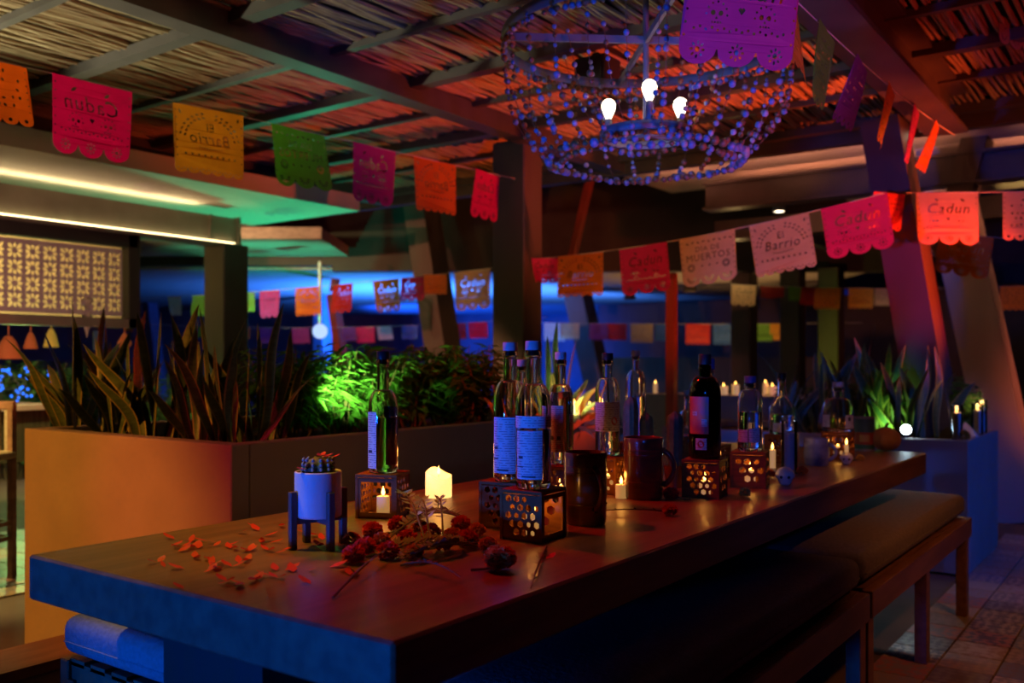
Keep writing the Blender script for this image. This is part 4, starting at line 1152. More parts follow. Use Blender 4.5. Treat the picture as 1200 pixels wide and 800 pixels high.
#---REST---
# ================================================================== plants
def blade(L, W, curve, twist, seed):
    """snake-plant leaf: thick sword with pale margins"""
    rnd = random.Random(seed); mb = MB(); n = 12
    prof = lambda u: W * (.42 + 1.35 * u - .9 * u * u) * (1 - u ** 5) ** .8 if u < 1 else 0
    for side in (0, 1):
        for i in range(n + 1):
            u = i / n; wv = max(prof(u), .0006); a = twist * u
            cx = curve * u * u; cz = L * u * (1 - .08 * abs(curve) * u); wob = .012 * math.sin(u * 7 + seed)
            for k, q in enumerate((-1, -.78, 0, .78, 1)):
                fold = .22 * (1 - abs(q)) * wv
                x = q * wv; y = -fold + (.0022 if side else -.0022) * (1 - u)
                mb.v.append((cx + x * math.cos(a) - y * math.sin(a) + wob, x * math.sin(a) + y * math.cos(a), cz))
        off = side * (n + 1) * 5
        for i in range(n):
            for k in range(4):
                f = (off + i * 5 + k, off + i * 5 + k + 1, off + (i + 1) * 5 + k + 1, off + (i + 1) * 5 + k)
                mb.f.append(f if not side else f[::-1]); mb.m.append(1 if k in (0, 3) else 0)
    return mb.mesh('leaf', [M['snake'], M['snake_edge']], True)
BL = [blade(.50, .030, .05, .6, 1), blade(.44, .034, .12, -.8, 2), blade(.58, .027, -.03, 1.1, 3), blade(.36, .036, .16, .4, 4), blade(.52, .024, .20, -1.4, 5), blade(.62, .030, .02, .2, 6)]
def snake_plant(x, y, z, n, spread, s, label, seed, grp='snake plants in the planters'):
    rnd = random.Random(seed)
    t = thing('snake_plant', label, 'plant', (x, y, z), 0, grp)
    for i in range(n):
        a = rnd.uniform(0, 6.283); q = spread * math.sqrt(rnd.random())
        o = obj('leaf', BL[rnd.randrange(6)], None, t, (q * math.cos(a), q * math.sin(a), -.01))
        lean = rnd.uniform(.02, .30)
        o.rotation_euler = (rnd.uniform(-.12, .12), lean, a + rnd.uniform(-.6, .6)); k = s * rnd.uniform(.7, 1.1); o.scale = (k, k, k)
ZS = .894 - .06
def on_soil(px, Y, z): p = at_y(px, 450, Y); return p.x, p.y
for px, Y, n, sp, s, lab, sd in ((95, 2.05, 11, .10, .98, 'snake plant in the amber corner of the planter', 1), (140, 2.10, 12, .10, .80, 'snake plant with yellow-edged leaves below the pierced screen', 2),
                            (185, 2.12, 9, .09, 1.0, 'tall snake plant left of the dark square column', 3), (232, 2.16, 14, .10, .86, 'dense snake plant in front of the dark square column', 4),
                            (268, 2.08, 16, .12, .82, 'snake plant with red and blue glints at the planter corner', 5), (307, 2.35, 8, .08, .8, 'leaning snake plant beside the green-lit foliage', 6),
                            (150, 2.55, 10, .10, 1.02, 'shadowed snake plant further back in the planter', 7)):
    x, y = on_soil(px, Y, ZS); snake_plant(x, y, ZS, n, sp, s, lab, sd)
for px, X, n, sp, s, lab, sd in ((596, -2.62, 9, .09, .72, 'red-lit snake plant in front of the square column', 11), (640, -2.66, 8, .09, .70, 'red-lit snake plant between the tall bottles', 12), (678, -2.62, 9, .09, .80, 'red-lit snake plant right of the tall bottles', 13)):
    p = at_x(px, 450, X); snake_plant(p.x, min(p.y, 4.0), ZS, n, sp, s, lab, sd)
p = at_y(712, 470, 5.2); 
ZR = .73 - .04
for px, Y, n, sp, s, lab, sd in ((912, 5.72, 8, .10, .95, 'snake plant at the left end of the far planter', 21), (958, 5.75, 11, .11, 1.05, 'snake plant behind the round decanter', 22), (1005, 5.72, 12, .11, 1.10, 'snake plant behind the green can', 23),
                            (1035, 5.80, 12, .11, 1.15, 'snake plant above the round gourd', 24), (1062, 5.70, 12, .10, 1.08, 'snake plant right behind the dazzling lamp', 25), (1085, 5.82, 9, .09, 1.0, 'snake plant right of the dazzling lamp', 26)):
    x, y = on_soil(px, Y, ZR); snake_plant(x, y, ZR, n, sp, s, lab, sd)

def foliage_mesh(seed, h, w_, stems, leaves, ll, lw, m, droop=.5):
    rnd = random.Random(seed); mb = MB(); st = MB()
    for i in range(stems):
        a = rnd.uniform(0, 6.283); q = w_ * math.sqrt(rnd.random()); ht = h * rnd.uniform(.6, 1.0)
        top = Vector((q * math.cos(a), q * math.sin(a), ht)); base = Vector((q * .35 * math.cos(a), q * .35 * math.sin(a), 0))
        mid = (top + base) / 2 + Vector((rnd.uniform(-.03, .03), rnd.uniform(-.03, .03), .04))
        st.tube([base, mid, top], [.004, .003, .0015], 4)
        for k in range(leaves):
            u = .18 + .82 * rnd.random(); p = base.lerp(mid, u * 2) if u < .5 else mid.lerp(top, u * 2 - 1)
            b = rnd.uniform(0, 6.283); d = Vector((math.cos(b), math.sin(b), rnd.uniform(-droop, .55))).normalized()
            l = ll * rnd.uniform(.6, 1.2); s = d.cross(Vector((0, 0, 1))).normalized() * lw * rnd.uniform(.7, 1.2)
            dn = Vector((0, 0, -l * .22))
            mb.add([p, p + d * l * .45 + s, p + d * l + dn, p + d * l * .45 - s], [(0, 1, 2, 3)])
    return mb.mesh('foliage', m), st.mesh('stems', M['stem'])
FO = [foliage_mesh(1, .42, .22, 26, 24, .115, .0115, M['leaf']), foliage_mesh(2, .40, .22, 26, 24, .11, .012, M['leaf']), foliage_mesh(3, .34, .20, 30, 30, .075, .011, M['leaf_dark'])]
def shrub(x, y, z, k, s, label, rz=0, grp='leafy shrubs in the planters'):
    t = thing('leafy_shrub', label, 'shrub', (x, y, z), rz, grp)
    a = obj('foliage', FO[k][0], None, t); b = obj('stems', FO[k][1], None, t)
    a.scale = b.scale = (s, s, s)
for px, X, k, s, lab in ((345, -3.0, 0, .95, 'feathery shrub left of the green glow'), (395, -3.02, 1, 1.0, 'bright green-lit feathery shrub'), (432, -2.95, 0, .92, 'green feathery shrub behind the lone bottle'), (480, -3.0, 1, 1.0, 'darkening feathery shrub right of the lone bottle'),
                    (525, -2.95, 0, 1.0, 'dull red-lit feathery shrub by the pillar candle'), (556, -2.8, 1, 1.02, 'red-lit feathery shrub touching the square column'), (330, -3.4, 2, 1.0, 'shadowed shrub behind the leaning snake plant'), (450, -3.4, 2, 1.1, 'shadowed shrub at the back of the planter'), (540, -3.4, 2, 1.1, 'shadowed shrub at the back in front of the column')):
    p = at_x(px, 470, X); shrub(p.x, p.y, ZS, k, s, lab, px * .1)
for px, Y, k, s, lab in ((990, 6.1, 2, 1.0, 'leafy shrub behind the green can in the far planter'), (1045, 6.15, 0, .9, 'feathery shrub behind the dazzling lamp'), (1098, 6.0, 1, .95, 'feathery shrub left of the tall glass candles'), (1128, 6.15, 2, 1.0, 'dark shrub behind the tall glass candles'), (935, 6.1, 2, .95, 'dark shrub behind the conical bottle')):
    p = at_y(px, 470, Y); shrub(min(p.x, -1.15), p.y, ZR, k, s, lab, px * .1)
p = at_y(1050, 480, 5.75)
spot('far_plant_uplight', (p.x, 5.6, .76), (p.x - .1, 6.1, 1.1), 3, (.4, 1.0, .15), 110, .8, .02)

# spiky agave behind the tall bottles
def agave(px, d, z, label):
    p = at(px, 470, d)
    t = thing('agave_plant', label, 'plant', (p.x, p.y, z))
    me = blade(.26, .016, .10, .2, 31)
    me.materials.clear(); me.materials.append(M['leaf_pale']); me.materials.append(M['leaf_pale'])
    for i in range(30):
        o = obj('leaf', me, None, t, (0, 0, 0)); a = i * 2.399; e = .25 + .045 * i
        o.rotation_euler = Euler((0, e, a)); k = random.uniform(.8, 1.1); o.scale = (k, k, k)
M['leaf_pale'] = tissue('agave_leaf', (.55, .60, .22), .2)
agave(668, 4.62, ZS, 'small pale agave glowing behind the tall bottles')
q = at(668, 470, 4.62)
spot('agave_lamp', (q.x + .12, q.y - .22, .90), (q.x, q.y, 1.03), 6, (.85, 1.0, .30), 80, .7, .02)

# ================================================================== candles elsewhere
p = at_x(673, 495, -2.43); candle((p.x, p.y, .894), .028, .05, 'squat candle glowing through coloured glass on the planter rim', True, .2)
p = at_x(691, 495, -2.43); candle((p.x, p.y, .894), .022, .035, 'short pink-lit candle on the planter rim end', True, .15)
for px, r, h, lab in ((768, .018, .085, 'slim candle on the pale counter left of the thin post'), (848, .035, .07, 'pink-lit pillar candle on the pale counter'), (862, .03, .085, 'lit pillar candle beside the pink one on the counter'), (905, .035, .075, 'lit candle on the counter above the conical bottle'), (897, .02, .10, 'thin candle on the counter behind the blue-capped bottle')):
    p = at_y(px, 460, 7.12); candle((p.x, p.y, .89), r, h, lab, True, .3)
for px, Y, h, lab in ((1121, 5.53, .19, 'tall glass candle on the near rim of the far planter'), (1147, 5.98, .185, 'tall glass candle behind the yellow marigold'), (1157, 6.12, .20, 'tallest glass candle at the blue corner of the far planter')):
    p = at_y(px, 510, Y); veladora((min(p.x, -.955), p.y, .73), .031, h, lab, True, .35)
t = thing('marigold', 'yellow marigold on the corner of the far planter', 'flower', (-.955, 5.54, .73), 0, 'marigold heads')
b = obj('bloom', MG[2], None, t); b.scale = (2.1, 2.1, 2.1)
def cloth():
    t = tag(obj('paper_napkin', MB().add([(-.055, -.055, 0), (.055, -.055, .004), (.055, .055, 0), (-.055, .055, .006), (-.01, .0, .085), (.02, -.02, .06)], [(0, 1, 5), (1, 2, 5), (2, 3, 4), (3, 0, 4), (0, 5, 4), (5, 2, 4), (3, 2, 1, 0)]), M['cloth'], None, (-.975, 5.78, .73)), 'crumpled blue-lit napkin beside the tall glass candles', 'napkin')
cloth()
# dazzling lamp on the far planter rim
p = at(1063, 503, 5.22)
t = thing('spot_lamp', 'dazzling small white spot lamp on the far planter rim', 'lamp', (p.x, 5.515, .73), math.atan2(-p.y, -p.x) + R(90))
obj('bracket', MB().bb(-.02, .02, -.012, .012, 0, .028), M['dark'], t)
obj('housing', MB().tube([(0, .05, .047), (0, -.022, .047)], [.024, .030], 16).tube([(0, -.022, .047), (0, -.030, .047)], [.030, .031], 16), M['dark'], t)
obj('lens', MB().add([(.026 * math.cos(k * .3927), -.0306, .047 + .026 * math.sin(k * .3927)) for k in range(16)], [tuple(range(16))]), M['beam_lamp'], t)

# ================================================================== chandelier
def chandelier():
    c = at(757, 47, 3.3); RR = .512
    t = thing('chandelier', 'round hoop chandelier with hanging beads and three lit bulbs', 'chandelier', (c.x, c.y, c.z))
    band = MB(); n = 64
    pr = [(RR, -.018), (RR + .006, -.018), (RR + .006, .018), (RR, .018), (RR, -.018)]
    band.lathe(pr, n); obj('hoop', band.mesh('hoop', M['ring'], True), None, t); 
    a0 = YAW
    for da in (R(4), R(94)):
        a = a0 + da
        d = Vector((math.cos(a), math.sin(a), 0))
        obj('spoke', MB().bar(-d * RR, d * RR, .012, .026, (0, 0, 1)), M['ring'], t)
    obj('hanging_rod', MB().tube([(0, 0, -.34), (0, 0, 2.728 - c.z)], .011, 10), M['ring'], t)
    obj('ceiling_rose', MB().lathe([(0, 2.73 - c.z), (.06, 2.73 - c.z), (.05, 2.70 - c.z), (0, 2.70 - c.z)], 16), M['ring'], t)
    obj('lower_hoop', MB().lathe([(.15, -.355), (.165, -.355), (.165, -.325), (.15, -.325), (.15, -.355)], 36).mesh('lower_hoop', M['ring'], True), None, t)
    for k in range(3):
        a = R(-58) + k * R(120)
        x, y = .15 * math.cos(a), .15 * math.sin(a)
        h = obj('lamp_holder', MB().lathe([(0, 0), (.014, 0), (.014, .06), (.011, .075), (0, .075)], 14, (x, y, -.335)), M['ring'], t)
        obj('arm', MB().bar((0, 0, -.34), (x, y, -.34), .012, .012), M['ring'], t)
        pr = [(.010, .070), (.011, .080), (.018, .095), (.025, .114), (.026, .124), (.022, .137), (.012, .146), (0, .149)]
        obj('bulb', MB().lathe(pr, 18, (x, y, -.335)).mesh('bulb', M['bulb'], True), None, t, label='glowing pear shaped bulb')
    rnd = random.Random(5)
    def strand(path, r0, r1, gap, seed, name='bead_strand'):
        rn = random.Random(seed); mb = MB(); P = [Vector(q) for q in path]
        seg = [(P[i + 1] - P[i]).length for i in range(len(P) - 1)]; tot = sum(seg); s = 0.0
        def pos(s):
            for i, l in enumerate(seg):
                if s <= l or i == len(seg) - 1: return P[i].lerp(P[i + 1], min(1, s / l))
                s -= l
        while s < tot:
            r = rn.uniform(r0, r1)
            if rn.random() < .84: mb.ball(pos(s), r, 8, 5, rn.choice((0, 0, 0, 0, 1, 1, 1, 2)))
            s += r * 2 + rn.uniform(0, gap)
        mb.tube(P, .0012, 4, 1, cap=False)
        return obj(name, mb.mesh(name, [M['bead_a'], M['bead_b'], M['bead_c']], True), None, t)
    N = 26
    for k in range(N):
        a = 2 * math.pi * k / N; ca, sa = math.cos(a), math.sin(a)
        w_ = rnd.uniform(-.02, .02)
        path = [(RR * ca, RR * sa, -.015), (RR * .985 * ca, RR * .985 * sa, -.14), ((.93 * RR + w_) * ca, (.93 * RR + w_) * sa, -.26), ((.82 * RR) * ca, .82 * RR * sa, -.36), (.68 * RR * ca, .68 * RR * sa, -.425)]
        strand(path, .007, .0125, .022, 100 + k)
    for k in range(10):
        a = 2 * math.pi * (k + .5) / 10; ca, sa = math.cos(a), math.sin(a)
        strand([(.30 * ca, .30 * sa, -.03 if k % 2 else .0), (.26 * ca, .26 * sa, -.18), (.16 * ca, .16 * sa, -.33)], .007, .012, .03, 200 + k)
    for rr, z, r0, r1 in ((.68 * RR, -.43, .010, .017), (.60 * RR, -.445, .008, .015), (.165, -.365, .010, .015), (RR * 1.0, -.035, .008, .012)):
        strand([(rr * math.cos(2 * math.pi * k / 30), rr * math.sin(2 * math.pi * k / 30), z + .006 * math.sin(k)) for k in range(31)], r0, r1, .016, int(rr * 1000))
    for k in range(3): point('bulb_light', (.15 * math.cos(R(-58) + k * R(120)), .15 * math.sin(R(-58) + k * R(120)), -.2), .10, (1, .75, .5), .03, t)
chandelier()
# black box on the reed ceiling
p = at_z(700, 70, 2.68)
t = thing('ceiling_speaker', 'black box speaker fixed below the reed ceiling', 'speaker', (p.x, p.y, 2.70))
obj('cabinet', MB().bb(-.09, .09, -.08, .08, -.17, -.02, 0, .006), M['dark'], t); obj('bracket', MB().bb(-.02, .02, -.02, .02, -.02, .01), M['dark'], t)
obj('grille', MB().bb(-.075, .075, -.086, -.081, -.155, -.035), M['black_cap'], t)
for px, py, Y, lab in ((1089, 153, 6.2, 'small round downlight beside the deep girder'), (913, 248, 9.2, 'small bright downlight left of the pink banner')):
    p = at_y(px, py, Y)
    t = thing('downlight', lab, 'downlight', p)
    obj('rim', MB().lathe([(.05, 0), (.062, 0), (.062, .05), (0, .05)], 20), M['ring'], t)
    obj('lens', MB().lathe([(.049, .004), (0, .002)], 20), M['downlight'], t)

# ================================================================== cut-paper garlands
def flag_mesh(kind, seed=0, W=.36, H=.31):
    rnd = random.Random(seed); hs = []
    n = {'cadun': 3, 'barrio': 6, 'muertos': 3, 'plain': 5}[kind]
    out = [(W / 2, 0), (-W / 2, 0)]; yb_ = -H + W / n / 2 * .75
    for i in range(n):
        x0 = -W / 2 + W / n * i
        for k in range(9 if n < 5 else 6):
            m_ = (8 if n < 5 else 5); a = math.pi + math.pi * k / m_
            out.append((x0 + W / n / 2 + (W / n / 2 * .97) * math.cos(a), yb_ + W / n / 2 * .75 * math.sin(a)))
    out = out[::-1]
    border = [ring2(sx * (W / 2 - .012), -.03 - k * .034, .0042, 6) for sx in (-1, 1) for k in range(7) if -.03 - k * .034 > yb_]
    if kind == 'cadun':
        hs += text_loops('Cadun', 0, -.098, .088, .25)
        for cx in (-.075, .075):
            for k in range(3): hs.append(petal2(cx, -.035, .032, .012, R(-35 - 55 * k)))
            for dx in (-.012, .012): hs.append(ring2(cx + dx, -.168, .0075, 7))
            hs.append([(cx - .004, -.184), (cx + .004, -.184), (cx, -.176)])
            for k in range(4): hs.append([(cx - .014 + k * .0085, -.196), (cx - .009 + k * .0085, -.196), (cx - .009 + k * .0085, -.190), (cx - .014 + k * .0085, -.190)])
            for k in range(7): hs.append(ring2(cx + .032 * math.cos(R(k * 30)), -.172 + .034 * math.sin(R(k * 30)), .0036, 6))
        hs.append([(0, -.168), (.011, -.154), (.006, -.147), (0, -.151), (-.006, -.147), (-.011, -.154)])
        for i in range(3):
            cx = -W / 3 + W / 3 * i; cy = yb_ - .005
            hs.append(ring2(cx, cy, .008, 8))
            for k in range(8): hs.append(petal2(cx + .012 * math.cos(k * .785), cy + .012 * math.sin(k * .785), .013, .007, k * .785))
        for k in range(16):
            hs.append(ring2(-.14 + k * .0186, -.214 + .006 * (k % 2), .0045, 6))
    elif kind == 'barrio':
        hs += text_loops('El', 0, -.092, .055); hs += text_loops('Barrio', 0, -.145, .074, .2)
        for k in range(15):
            a = R(14 + k * 10.8)
            if 80 < math.degrees(a) < 100: continue
            for q in (0, 1):
                rr = .112 + .02 * q
                hs.append(petal2(rr * math.cos(a) * 1.12, -.155 + rr * math.sin(a) * .95, .019, .0085, a + (R(60) if math.cos(a) < 0 else R(-60))))
        for sx in (-1, 1):
            for k in range(3): hs.append(petal2(sx * .145, -.045, .026, .011, R(90 + sx * (-20) + k * 70)))
        for k in range(10): hs.append(petal2(-.06 + k * .0125, -.186 - .005 * math.sin(k * .35), .0105, .006, R(8)))
        for k in range(9): hs.append(ring2(-.128 + k * .032, -.222, .006, 6))
        for i in range(6):
            cx = -W / 2 + W / 6 * (i + .5)
            for k in range(3): hs.append(ring2(cx - .014 + k * .014, yb_ - (.008 if k == 1 else .001), .0042, 6))
    elif kind == 'muertos':
        hs += text_loops('D\u00cdA DE', 0, -.085, .046); hs += text_loops('MUERTOS', 0, -.137, .060)
        for k in range(9): hs.append(petal2(-.14 + k * .035, -.035 - .008 * (k % 2), .024, .009, R(30 if k % 2 else -30)))
        for cx in (-.115, .115):
            for k in range(10): hs.append(petal2(cx + .008 * math.cos(k * .628), -.195 + .008 * math.sin(k * .628), .021, .008, k * .628))
        for cx in (-.05, 0, .05):
            for k in range(3): hs.append(petal2(cx, -.195, .018, .010, R(30 + 60 * k)))
        for i in range(3):
            cx = -W / 3 + W / 3 * i
            for k in range(7): hs.append(petal2(cx + .012 * math.cos(R(k * 30 + 180)), yb_ + .006 + .012 * math.sin(R(k * 30 + 180)), .024, .008, R(k * 30 + 180)))
    else:
        for j in range(5):
            for i in range(9):
                if rnd.random() < .75: hs.append(petal2(-.13 + i * .0325, -.05 - j * .042, .02, .012, rnd.choice((0, 1.57, .78))))
        for i in range(5): hs.append(ring2(-W / 2 + W / 5 * (i + .5), yb_, .01, 7))
    hs += border
    bend = lambda x, y: .016 * math.sin(x * 9 + seed * 2.1) * (y / H) + .02 * (y / H) ** 2 * math.cos(seed * 1.7)
    me = cut_sheet('paper_flag', out, hs, .0006, TIS['pink'], bend)
    return me
FM = {k: [flag_mesh(k, s) for s in range(3)] for k in ('cadun', 'barrio', 'muertos', 'plain')}
def garland(label, pts, flags, flip=False, sag=.0):
    """pts: two ends; flags: (fraction along the cord, design, tissue, width scale, tilt, turn)"""
    a, b = Vector(pts[0]), Vector(pts[1]); d = b - a
    t = thing('paper_garland', label, 'garland', a, 0, 'cut paper garlands')
    az = math.atan2(d.y, d.x)
    def P(u): return d * u - Vector((0, 0, sag * 4 * u * (1 - u)))
    obj('cord', MB().tube([P(k / 24) for k in range(25)], .0022, 5), M['cord'], t)
    for i, (u, kind, col, s, tilt, turn) in enumerate(flags):
        q = P(u); sl = (P(min(1, u + .02)) - P(max(0, u - .02)))
        pitch = math.atan2(sl.z, math.hypot(sl.x, sl.y))
        o = obj('paper_flag', FM[kind][i % 3], None, t, q)
        o.scale = (s, 1, s)
        rz = az + (math.pi if flip else 0)
        Mx = Matrix.Rotation(rz + R(turn), 3, 'Z') @ Matrix.Rotation(-pitch if not flip else pitch, 3, 'Y') @ Matrix.Rotation(R(tilt), 3, 'X')
        o.rotation_euler = Mx.to_euler()
        o.material_slots[0].link = 'OBJECT'; o.material_slots[0].material = TIS[col]
        o['label'] = '%s cut tissue paper flag' % col
# along the left girder, seen from behind
A0, A1 = at_x(-40, 60, -3.66), at_x(622, 198, -3.66)
A0 = Vector((-3.66, A0.y, 2.30)); A1 = Vector((-3.66, 5.12, 2.40))
def uA(px): p = at_x(px, 100, -3.66); return (p.y - A0.y) / (A1.y - A0.y)
garland('garland of pink, gold, green and orange paper flags below the left girder', (A0, A1),
        [(uA(-14), 'plain', 'orange', .8, 4, 0), (uA(110), 'cadun', 'pink', 1.0, -4, 3), (uA(245), 'barrio', 'yellow', 1.0, 3, -6), (uA(350), 'muertos', 'green', 1.0, 5, 2), (uA(440), 'cadun', 'magenta', 1.02, -4, 4), (uA(510), 'barrio', 'orange', 1.02, 4, -3), (uA(572), 'cadun', 'pink', .98, -10, 12)], True)
# across, from the square column to the slanting column
B0 = at_y(629, 303, 5.25); B1 = at_y(1036, 226, 5.25)
def uB(px): p = at_y(px, 300, 5.25); return (p.x - B0.x) / (B1.x - B0.x)
garland('garland of orange, pink and cream paper flags crossing behind the table', (B0, B1),
        [(uB(637), 'cadun', 'pink', .55, 5, 40), (uB(680), 'barrio', 'orange', .92, -4, 6), (uB(753), 'cadun', 'pink', .98, 6, -4), (uB(828), 'muertos', 'cream', .98, -8, 4), (uB(912), 'barrio', 'cream', 1.0, 4, -2), (uB(1000), 'cadun', 'pink', .98, -5, 5)], False, .05)
# along the deep girder towards the slanting column, nearly edge on
E0 = Vector((-.985, 2.0, 2.32)); E1 = Vector((-1.03, 5.72, 2.44))
garland('garland of edge-on flags running below the deep girder past the chandelier', (E0, E1),
        [(.14, 'cadun', 'magenta', 1.0, 10, -38), (.225, 'barrio', 'yellow', .9, -8, 6), (.345, 'plain', 'green', .8, 12, 6), (.47, 'plain', 'purple', .8, 14, 7), (.60, 'plain', 'orange', .8, 14, 8), (.735, 'plain', 'magenta', .8, 15, 7), (.87, 'plain', 'orange', .8, 16, 8)], False, .05)
# right side
C0 = at_y(1062, 226, 5.72); C1 = at_y(1290, 224, 6.3)
def uC(px): p = at_y(px, 226, 5.9); return (p.x - C0.x) / (C1.x - C0.x)
garland('salmon-lit garland right of the slanting column', (C0, C1), [(uC(1050) + .02, 'plain', 'red', .7, 8, 30), (uC(1112), 'cadun', 'cream', 1.0, -4, 3), (uC(1205), 'plain', 'cream', .9, 4, -6)])
D0 = at_y(1070, 266, 6.75); D1 = at_y(1290, 282, 6.9)
garland('bunched pale paper flags on a cord by the salmon column', (D0, D1), [(.06, 'plain', 'magenta', .5, 70, 10), (.14, 'plain', 'green', .6, 60, -20), (.22, 'barrio', 'cream', .95, 62, 10), (.30, 'cadun', 'orange', .95, 20, -6)], False, .03)
# behind the planter
G0 = at(130, 350, 12.0); G1 = at(640, 306, 7.9)
def onG(px):
    lo, hi = 0.0, 1.0
    for _ in range(40):
        m_ = (lo + hi) / 2; q = G0 + (G1 - G0) * m_; dd = -sY * q.x + cY * q.y; ll = cY * q.x + sY * q.y
        if 600 + ll / dd * F < px: lo = m_
        else: hi = m_
    return lo
garland('long pale garland behind the foliage, from teal to bright orange flags', (G0, G1),
        [(onG(204), 'cadun', 'white', .75, 4, 0), (onG(236), 'plain', 'green', .8, -4, 8), (onG(287), 'plain', 'green', .7, 3, 20), (onG(316), 'cadun', 'magenta', .95, -5, 0), (onG(360), 'barrio', 'orange', .95, 4, 6), (onG(402), 'cadun', 'red', .95, -3, -8), (onG(452), 'cadun', 'yellow', 1.0, 3, 0), (onG(484), 'cadun', 'pink', .75, -6, 10), (onG(510), 'plain', 'orange', .6, 6, 50), (onG(553), 'cadun', 'cream', 1.15, -3, 2), (onG(610), 'plain', 'pink', .9, 4, 0)], False, .06)
H0 = at(140, 378, 13.0); H1 = at(640, 372, 12.0)
G0, G1 = H0, H1
garland('lower far garland of violet and white flags behind the red pole', (H0, H1),
        [(onG(150), 'plain', 'orange', .4, 5, 0), (onG(230), 'plain', 'green', .5, 5, 0), (onG(285), 'plain', 'orange', .5, 0, 30), (onG(312), 'plain', 'purple', .7, 4, 4), (onG(352), 'plain', 'magenta', .7, 10, -5), (onG(410), 'plain', 'purple', .6, 0, 0), (onG(428), 'plain', 'pink', .7, 4, 12), (onG(450), 'plain', 'white', .6, 18, -10), (onG(480), 'plain', 'blue', .6, 0, 0), (onG(535), 'plain', 'red', .7, 4, 0), (onG(560), 'plain', 'pink', .7, -6, 10)], False, .1)
I0 = at(632, 378, 14.0); I1 = at(1010, 378, 12.5)
G0, G1 = I0, I1
garland('far garland of blue, orange and red flags across the dark wall', (I0, I1),
        [(onG(650), 'plain', 'white', .9, 5, 10), (onG(668), 'plain', 'cream', .8, 0, 0), (onG(702), 'plain', 'purple', .8, -4, 0), (onG(723), 'plain', 'red', .8, 4, 5), (onG(752), 'plain', 'cream', .9, 4, 0), (onG(780), 'plain', 'blue', .8, 0, 0), (onG(818), 'plain', 'red', .95, 4, 12), (onG(850), 'plain', 'blue', .95, 4, -5), (onG(893), 'plain', 'green', .8, 4, 0), (onG(914), 'plain', 'yellow', .75, 0, 4)], False, .02)
J0 = at(855, 333, 10.3); J1 = at(1215, 334, 9.4)
G0, G1 = J0, J1
garland('garland with a glowing cream flag over the green-lit columns', (J0, J1),
        [(onG(872), 'cadun', 'cream', .75, 3, 0), (onG(905), 'plain', 'red', .7, 60, 0), (onG(934), 'plain', 'green', .5, 4, 20), (onG(952), 'plain', 'red', .65, 8, 20), (onG(970), 'plain', 'orange', .75, 2, -6), (onG(1009), 'plain', 'yellow', .7, 3, 0), (onG(1038), 'plain', 'cream', .6, 3, 10), (onG(1190), 'plain', 'yellow', .8, 3, 0)], False, .04)
K0 = at(1165, -12, 4.4); K1 = at(1290, 60, 4.9)
garland('salmon paper flag at the upper right picture corner', (K0, K1), [(.17, 'muertos', 'cream', .8, -10, 6)])
p = at(872, 342, 10.2); point('flag_lamp', (p.x, p.y - .3, p.z + .1), 3, (1, .62, .22), .05)

# ================================================================== hanging bells by the bar
def bell(px, py, d, r, h, m, label, style=0):
    p = at_x(px, py, -6.3)
    t = thing('hanging_bell', label, 'ornament', p, 0, 'hanging ornaments at the bar')
    if style == 0: pr = [(0, h / 2), (r * .25, h / 2), (r * .55, h * .25), (r * .72, 0), (r, -h / 2), (r * .9, -h / 2), (0, h * .1)]
    elif style == 1: pr = [(0, h / 2), (r, -h * .02), (r * .9, -h * .12), (0, -h / 2)]
    elif style == 2: pr = [(0, h / 2), (r, h * .42), (r * .3, h * .22), (r, h * .0), (r * .8, -h * .1), (r * .25, -h * .35), (0, -h / 2)]
    else: pr = [(0, h / 2), (r, h / 2), (r, -h / 2), (0, -h / 2)]
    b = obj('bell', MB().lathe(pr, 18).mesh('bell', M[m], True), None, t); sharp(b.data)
    obj('cord', MB().tube([(0, 0, h / 2 - .002), (0, 0, 1.406 - p.z)], .004, 5), M[m], t)
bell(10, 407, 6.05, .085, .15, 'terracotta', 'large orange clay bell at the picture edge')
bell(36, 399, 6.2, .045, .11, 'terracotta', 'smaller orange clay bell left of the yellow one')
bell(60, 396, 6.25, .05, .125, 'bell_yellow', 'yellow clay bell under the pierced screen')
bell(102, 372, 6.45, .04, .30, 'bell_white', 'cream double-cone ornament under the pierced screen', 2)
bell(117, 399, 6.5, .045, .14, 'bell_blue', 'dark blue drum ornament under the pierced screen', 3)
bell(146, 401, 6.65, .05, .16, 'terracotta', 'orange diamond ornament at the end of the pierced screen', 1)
spot('screen_fill', (-4.6, 1.7, 1.0), (-6.25, 3.2, 1.6), 60, (1.0, .45, .36), 50, .8)  # added spot, out of view, brightening the pierced screen and the bells
bell_p = at(375, 388, 10.5)
t = thing('glass_globe', 'pale glowing globe lamp in front of the blue post', 'lamp', bell_p)
obj('globe', MB().ball((0, 0, 0), .085, 14, 10), glow('globe_glow', (.45, .62, 1.0), 1.2), t, smooth=True); obj('hanging_rod', MB().tube([(0, 0, .08), (0, 0, 2.3 - bell_p.z)], .02, 8), M['pot'], t)

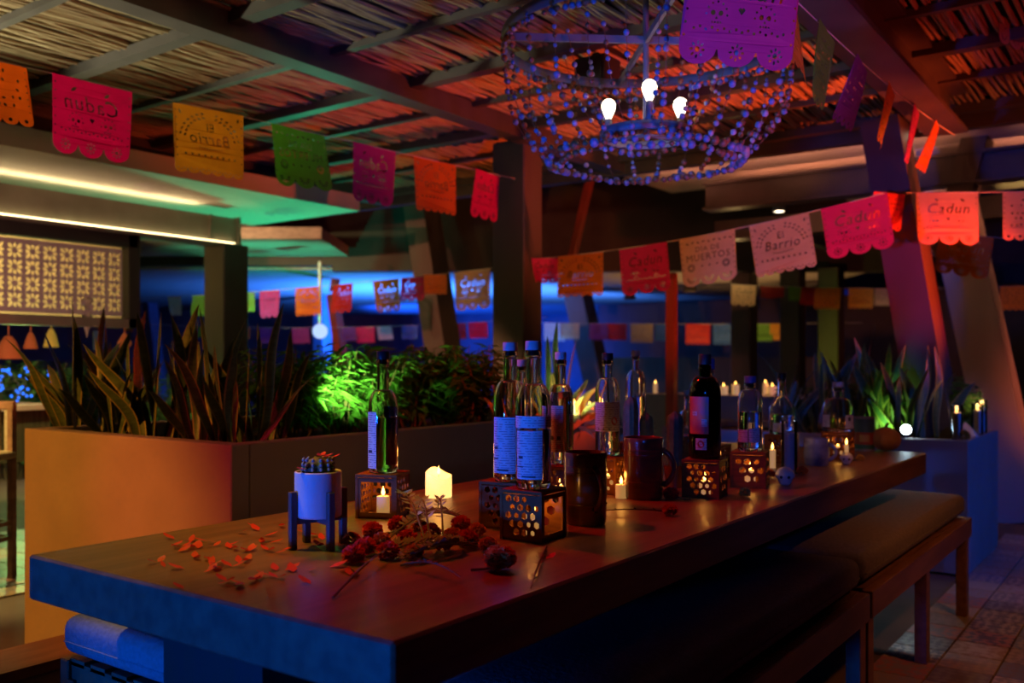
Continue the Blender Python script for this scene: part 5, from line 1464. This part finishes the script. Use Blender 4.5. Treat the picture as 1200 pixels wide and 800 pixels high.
# ================================================================== garden and chair on the far left
FO.append(foliage_mesh(9, 1.25, .55, 60, 40, .14, .028, M['leaf_dark']))
for px, d, lab, s in ((12, 9.2, 'garden bush with blue fairy lights at the picture edge', .95), (58, 9.8, 'garden bush with a column of blue fairy lights', .95), (100, 10.6, 'dim garden bush behind the snake plants', .95), (215, 9.5, 'dim garden bush behind the dark square column', .85)):
    p = at(px, 425, d); shrub(p.x, p.y, 0, 3, s, lab, px, 'garden bushes')
def fairy(label, pts, n, seed, spread):
    rnd = random.Random(seed)
    t = thing('fairy_lights', label, 'string lights', pts[0], 0, 'blue fairy lights')
    q = []; a, b = Vector(pts[0]), Vector(pts[1])
    for i in range(n):
        p = (b - a) * (i / (n - 1)) + Vector((rnd.uniform(-spread, spread), rnd.uniform(-spread, spread), rnd.uniform(-spread, spread)))
        q.append(p)
    obj('wire', MB().tube(q, .003, 4, cap=False), M['dark'], t)
    me = MB().ball((0, 0, 0), .011, 8, 6).mesh('bulb', M['fairy'], True)
    for p in q: obj('bulb', me, None, t, p)
fairy('tangle of blue fairy lights at the left picture edge', (at(-6, 432, 8.4), at(22, 492, 8.4)), 34, 3, .16)
fairy('straight strand of blue fairy lights on the garden bush', (at(59, 434, 9.0), at(57, 488, 9.0)), 12, 4, .012)
fairy('short strand of blue fairy lights left of the straight one', (at(26, 435, 8.8), at(28, 478, 8.8)), 9, 5, .05)
p = at(36, 492, 8.2)
t = thing('garden_lamp', 'small green-white garden lamp at the foot of the bush', 'lamp', (p.x, p.y, 0))
obj('post', MB().tube([(0, 0, 0), (0, 0, p.z - .03)], .02, 8), M['dark'], t); obj('lens', MB().ball((0, 0, p.z), .05, 12, 8), glow('garden_glow', (.75, 1, .55), 9), t, smooth=True)
point('garden_light', (p.x + .2, p.y - .2, p.z + .12), 10, (.55, 1, .25), .05)
p = at(82, 497, 8.0)
t = thing('garden_lamp', 'small warm garden lamp behind the amber planter corner', 'lamp', (p.x, p.y, 0))
obj('post', MB().tube([(0, 0, 0), (0, 0, p.z - .02)], .02, 8), M['dark'], t); obj('lens', MB().ball((0, 0, p.z), .035, 12, 8), M['downlight'], t, smooth=True)

def chair():
    t = thing('bar_chair', 'rattan bar chair at the left picture edge', 'chair', (-5.18, 2.18, 0), R(20))
    for sx in (-1, 1):
        for sy in (-1, 1):
            obj('leg', MB().bb(sx * .21 - .016, sx * .21 + .016, sy * .20 - .016, sy * .20 + .016, 0, .92 if sy > 0 else .66), M['bench_wood'], t)
    for z in (.22, .30):
        for sy in (-1, 1): obj('rung', MB().bb(-.2, .2, sy * .2 - .01, sy * .2 + .01, z - .012, z + .012), M['bench_wood'], t)
        for sx in (-1, 1): obj('rung', MB().bb(sx * .21 - .01, sx * .21 + .01, -.19, .19, z - .012, z + .012), M['bench_wood'], t)
    obj('seat', MB().bb(-.23, .23, -.22, .22, .64, .68, 0, .008), M['rattan'], t)
    for k in range(7): obj('back_slat', MB().bb(-.18 + k * .06 - .012, -.18 + k * .06 + .012, .192, .208, .68, .90), M['rattan'], t)
    obj('back_rail', MB().bb(-.23, .23, .185, .215, .90, .945, 0, .004), M['bench_wood'], t)
chair()
def side_counter():
    p = at(8, 560, 5.9)
    t = thing('bar_table', 'pale bar table with a dark apron behind the rattan chair', 'table', (-5.95, 2.72, 0))
    obj('top', MB().bb(-.5, .3, -.5, .3, .86, .895, 0, .004), M['cloth'], t)
    obj('apron', MB().bb(-.46, .26, -.46, .26, .55, .86), M['green_wall'], t)
    for sx in (-.44, .24):
        for sy in (-.44, .24): obj('leg', MB().bb(sx - .03, sx + .03, sy - .03, sy + .03, 0, .55), M['bench_wood'], t)
side_counter()
